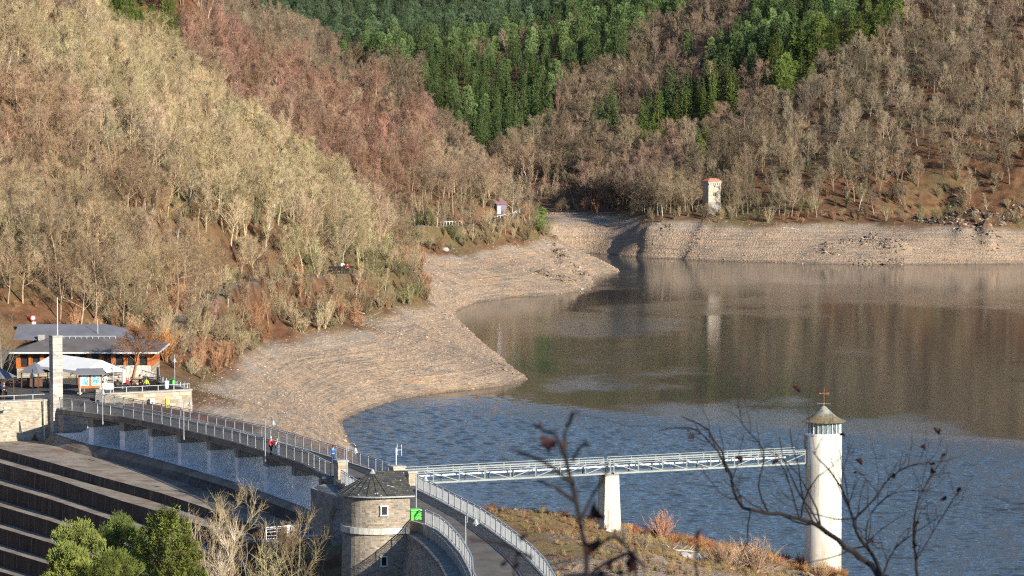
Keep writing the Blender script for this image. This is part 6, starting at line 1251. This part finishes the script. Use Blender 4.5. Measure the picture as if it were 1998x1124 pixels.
rp = np.array(rp); rz_ = hz(rp[:, 0], rp[:, 1]); k = rz_ > -.3; rp = rp[k]; rz_ = rz_[k]; n_ = len(rp); s_ = np.exp(RNG.normal(-1.0, .45, n_)) * (.5 + .4*rp[:, 2])
ti = np.array([(.24,.19,.15)]) * np.exp(RNG.normal(0, .35, (n_, 1)))
scatter_stuff('rock_ledges', RCOL, np.stack([rp[:, 0], rp[:, 1], rz_ + s_*.1], 1), RNG.integers(0, 5, n_), RNG.uniform(0, 6.28, n_), np.stack([s_*.8, s_*2.2, s_*1.1], 1), ti, 'jagged rock ledges breaking through the dry shore', 'rocks', tilt=RNG.normal(0, .45, (n_, 2)))
# driftwood
M_DRIFT = mat('bleached_wood', (.55,.48,.40), .8, noise=.2, nscale=4)
for i, (px, py, lb) in enumerate(((1547, 449, 'white dead tree lying on the far shore right of the watchtower'), (590, 632, 'bleached branches on the upper edge of the near shore'), (705, 612, 'long bleached branch below the bushes of the near spur'), (1330, 1078, 'bleached log on the bank right of the pier'))):
    hx, hy, hh = hit(px, py, 250 if py > 900 else 400); rr = random.Random(i); T = TB(); a = Vector((hx, hy, hh+.25)); dd = Vector((1, .15, .02)); L_ = (5, 4, 6, 3)[i]
    pts, _ = bend(rr, a - dd*L_/2, dd, L_, 5, .15, 0); T.tube(pts, .14, .04, 5)
    for q in range(9): p0 = pts[rr.randint(1, 4)]; d3 = rdir(rr, Vector((rr.choice((-1, 1))*.6, .2, .6)), .5); T.tube([p0, p0 + d3*L_*.2, p0 + d3*L_*.34 + Vector((0,0,.2))], .05, .02, 3)
    o = bpy.data.objects.new('driftwood', T.mesh('driftwood', M_DRIFT)); COL.objects.link(o); tag(o, lb, 'driftwood')
# a few boulders at the end of the bank
for i, (px, py, Y, s, lb) in enumerate(((1352, 1102, 318, 1.0, 'grey boulder on the bank under the scrub'), (1335, 1108, 316, .7, 'smaller flat grey rock left of the boulder'), (868-0, 470, 745, 1.0, 'pale rock outcrop beside the upper path'))):
    p = Q(px, py, Y); bm = bmesh.new(); bmesh.ops.create_icosphere(bm, subdivisions=2, radius=s); rr = random.Random(i+9)
    for v in bm.verts: v.co *= rr.uniform(.85, 1.12); v.co.z *= .55
    me = bpy.data.meshes.new('boulder'); bm.to_mesh(me); bm.free(); me.materials.append(M_COPE); o = bpy.data.objects.new('boulder', me); COL.objects.link(o); o.location = (p.x, p.y, ground(p.x, p.y)+.1); tag(o, lb, 'rock')
# ------------------------------------------------------------------ twigs close to the camera, on trees rooted below the view
M_FT = mat('shade_painted_bark', (.016,.012,.012), .8); M_DL = mat('dead_leaf', (.028,.009,.009), .7, noise=.3, nscale=30)  # near-black twig bark: the shade the twigs stand in is put into the colour
def leaf(out, p, s, rnd):
    mb = MB(); out.append(mb)
    ax = Vector((rnd.gauss(0,1), rnd.gauss(0,1), rnd.gauss(0,1))).normalized(); u_ = ax.orthogonal().normalized(); v_ = ax.cross(u_); vs = []
    for i in range(9): t = 2*math.pi*i/9; r_ = s*(1 + .25*math.cos(3*t)); vs.append(p + u_*math.cos(t)*r_*.62 + v_*math.sin(t)*r_ + ax*s*.35*math.cos(2*t))
    mb.add(vs + [p + ax*s*.2], [(i, (i+1) % 9, 9) for i in range(9)])
def fore_tree(name, lb, trunk, stems, Y, seed, tw, leaves, wig=.3):
    """trunk: world points; stems: photo-pixel polylines at depth Y (with a little depth of their own)"""
    rnd = random.Random(seed); e = empty(name, trunk[0], lb, 'tree'); t = MB(); t.tube(trunk, [.13, .10, .07, .05][:len(trunk)] if len(trunk) <= 4 else .08, 8); t.build('trunk', M_FT, e)
    c = MB(); lf = []
    for pts, r0, r1, kids in stems:
        w3 = []
        for i, (a, b_) in enumerate(pts): w3.append(Q(a, b_, Y + rnd.uniform(-wig, wig)))
        fine_ = []
        for i in range(len(w3)-1):
            for k in range(3): f = k/3; p0 = w3[max(i-1,0)]; p1 = w3[i]; p2 = w3[i+1]; p3 = w3[min(i+2,len(w3)-1)]; fine_.append(.5*((2*p1) + (p2-p0)*f + (2*p0-5*p1+4*p2-p3)*f*f + (3*p1-p0-3*p2+p3)*f**3) + Vector((rnd.gauss(0,r0*.22), 0, rnd.gauss(0,r0*.22))))
        fine_.append(w3[-1]); n = len(fine_); c.tube(fine_, [r0 + (r1-r0)*i/(n-1) for i in range(n)], 6)
        L_ = sum((a-b_).length for a, b_ in zip(fine_, fine_[1:]))
        for k in range(int(kids*1.7)):
            i = rnd.randint(int(n*.2), n-2); d0 = (fine_[i+1]-fine_[i]).normalized(); d1_ = (rdir(rnd, d0, .9) + Vector((0,0,.25))).normalized(); ll = L_*rnd.uniform(.12, .32); q_, de = bend(rnd, fine_[i], d1_, ll, 5, .3, .06)
            rr_ = max(tw, r0*.35*(1-i/n)+tw*.6); c.tube(q_, [rr_*(1-.12*j) for j in range(6)], 4)
            for z in range(3):
                j = rnd.randint(1, 4); q2, _ = bend(rnd, q_[j], rdir(rnd, de, .8), ll*rnd.uniform(.25, .5), 4, .35, .06); c.tube(q2, [tw*.6*(1-.15*w_) for w_ in range(5)], 3)
                if rnd.random() < leaves: leaf(lf, q2[-1], .016*Y/14+.004, rnd)
        if rnd.random() < leaves*2: leaf(lf, fine_[-1], .02*Y/14+.006, rnd)
    c.build('branches', M_FT, e)
    return e, lf
gz = lambda x, y: ground(x, y)
bx = Q(1720, 1124, 22); e, lf = fore_tree('overhanging_tree', 'dark bare branches reaching across the intake tower from a tree below the view', [(bx.x+.25, 22.3, gz(bx.x+.25, 22.3)-.2), (bx.x+.2, 22.2, 43.5), (bx.x+.08, 22.1, bx.z-1.2), (bx.x, 22, bx.z)], [
    ([(1722,1128),(1690,1095),(1650,1068),(1600,1028),(1560,1012),(1500,1003),(1452,990),(1430,960),(1418,905),(1380,840),(1330,812)], .022, .0035, 7),
    ([(1418,920),(1400,880),(1350,835),(1285,840)], .009, .002, 5), ([(1500,1003),(1480,950),(1490,880),(1450,830),(1440,780)], .007, .002, 5),
    ([(1722,1128),(1700,1080),(1672,1040),(1660,1000),(1640,950),(1610,910),(1585,880)], .014, .003, 7), ([(1665,1015),(1700,980),(1740,930),(1790,905),(1850,900)], .008, .002, 8),
    ([(1700,1080),(1690,1050),(1700,1000),(1750,960),(1830,960)], .007, .002, 6), ([(1790,1128),(1785,1070),(1785,1010),(1800,960),(1850,880)], .011, .002, 9), ([(1790,1090),(1820,1040),(1850,990),(1870,960)], .006, .002, 5),
    ([(1560,1012),(1545,960),(1530,915),(1500,880)], .006, .002, 5), ([(1722,1128),(1740,1080),(1770,1050),(1830,1010)], .008, .002, 5), ([(1640,950),(1650,900),(1665,860)], .004, .002, 3)], 22, 3, .0021, .05)
[q.build('dead_leaf', M_DL, e) for q in lf]
bx = Q(1148, 1124, 9); e, lf = fore_tree('young_beech', 'out of focus dark twigs with shrivelled red leaves in front of the footbridge', [(bx.x, 9.05, gz(bx.x, 9.05)-.2), (bx.x, 9.0, 46.5), (bx.x, 9, bx.z)], [
    ([(1148,1130),(1140,1060),(1125,990),(1112,930),(1100,880),(1105,830),(1122,805)], 0.0092, 0.0042, 0), ([(1100,890),(1085,850),(1062,840),(1040,828)], 0.0058, 0.0036, 0), ([(1112,940),(1060,900),(1020,885),(995,876)], 0.0058, 0.0036, 0), ([(1120,980),(1080,950),(1050,940)], 0.0058, 0.0036, 0),
    ([(1130,1020),(1160,960),(1180,930),(1185,900)], 0.0046, 0.0036, 0), ([(1118,900),(1130,875),(1145,865)], 0.0046, 0.0036, 0), ([(1146,1128),(1180,1100),(1235,1080),(1240,1128)], 0.0069, 0.0048, 0), ([(1148,1126),(1080,1160),(1010,1140),(1010,1080),(1040,1090),(975,1060),(920,1055)], 0.0046, 0.0036, 0), ([(1148,1126),(1250,1170),(1350,1150),(1358,1080),(1362,1040)], 0.0058, 0.0036, 0), ([(1148,1080),(1190,1050),(1215,1060),(1260,1110)], 0.0058, 0.0036, 0)], 9, 5, .002, 0, wig=.12)
rnd = random.Random(4)
for (a, b_, s_) in ((1072,862,.020),(1066,872,.014),(1098,872,.016),(1164,998,.022),(1160,1008,.016),(1160,1060,.026),(1150,1070,.02),(1180,1112,.022),(1222,1112,.026),(1230,1100,.018),(1122,806,.012),(1145,865,.010),(1258,1030,.012),(1362,1042,.010),(1020,1050,.012),(985,1095,.014),(1008,1100,.012),(920,1055,.009),(1235,1080,.014),(1050,830,.01)): leaf(lf, Q(a, b_, 9), s_*1.35, rnd)
[q.build('dead_leaf', M_DL, e) for q in lf]
bx = Q(2010, 980, 18); e, lf = fore_tree('edge_twigs_tree', 'thin dark twigs entering at the right edge of the picture', [(bx.x+.3, 18, gz(bx.x+.3, 18)-.2), (bx.x+.25, 18, 46), (bx.x+.15, 18, bx.z)], [([(2015,975),(1990,985),(1960,978),(1945,970)], .004, .0015, 2), ([(2015,1000),(1985,993),(1950,996)], .003, .0015, 1), ([(2015,752),(1990,742),(1965,745)], .003, .0015, 1), ([(2015,710),(1990,706),(1970,708)], .003, .0015, 0), ([(2016,975),(2018,850),(2015,720)], .004, .003, 0)], 18, 6, .0014, 0, wig=.05)
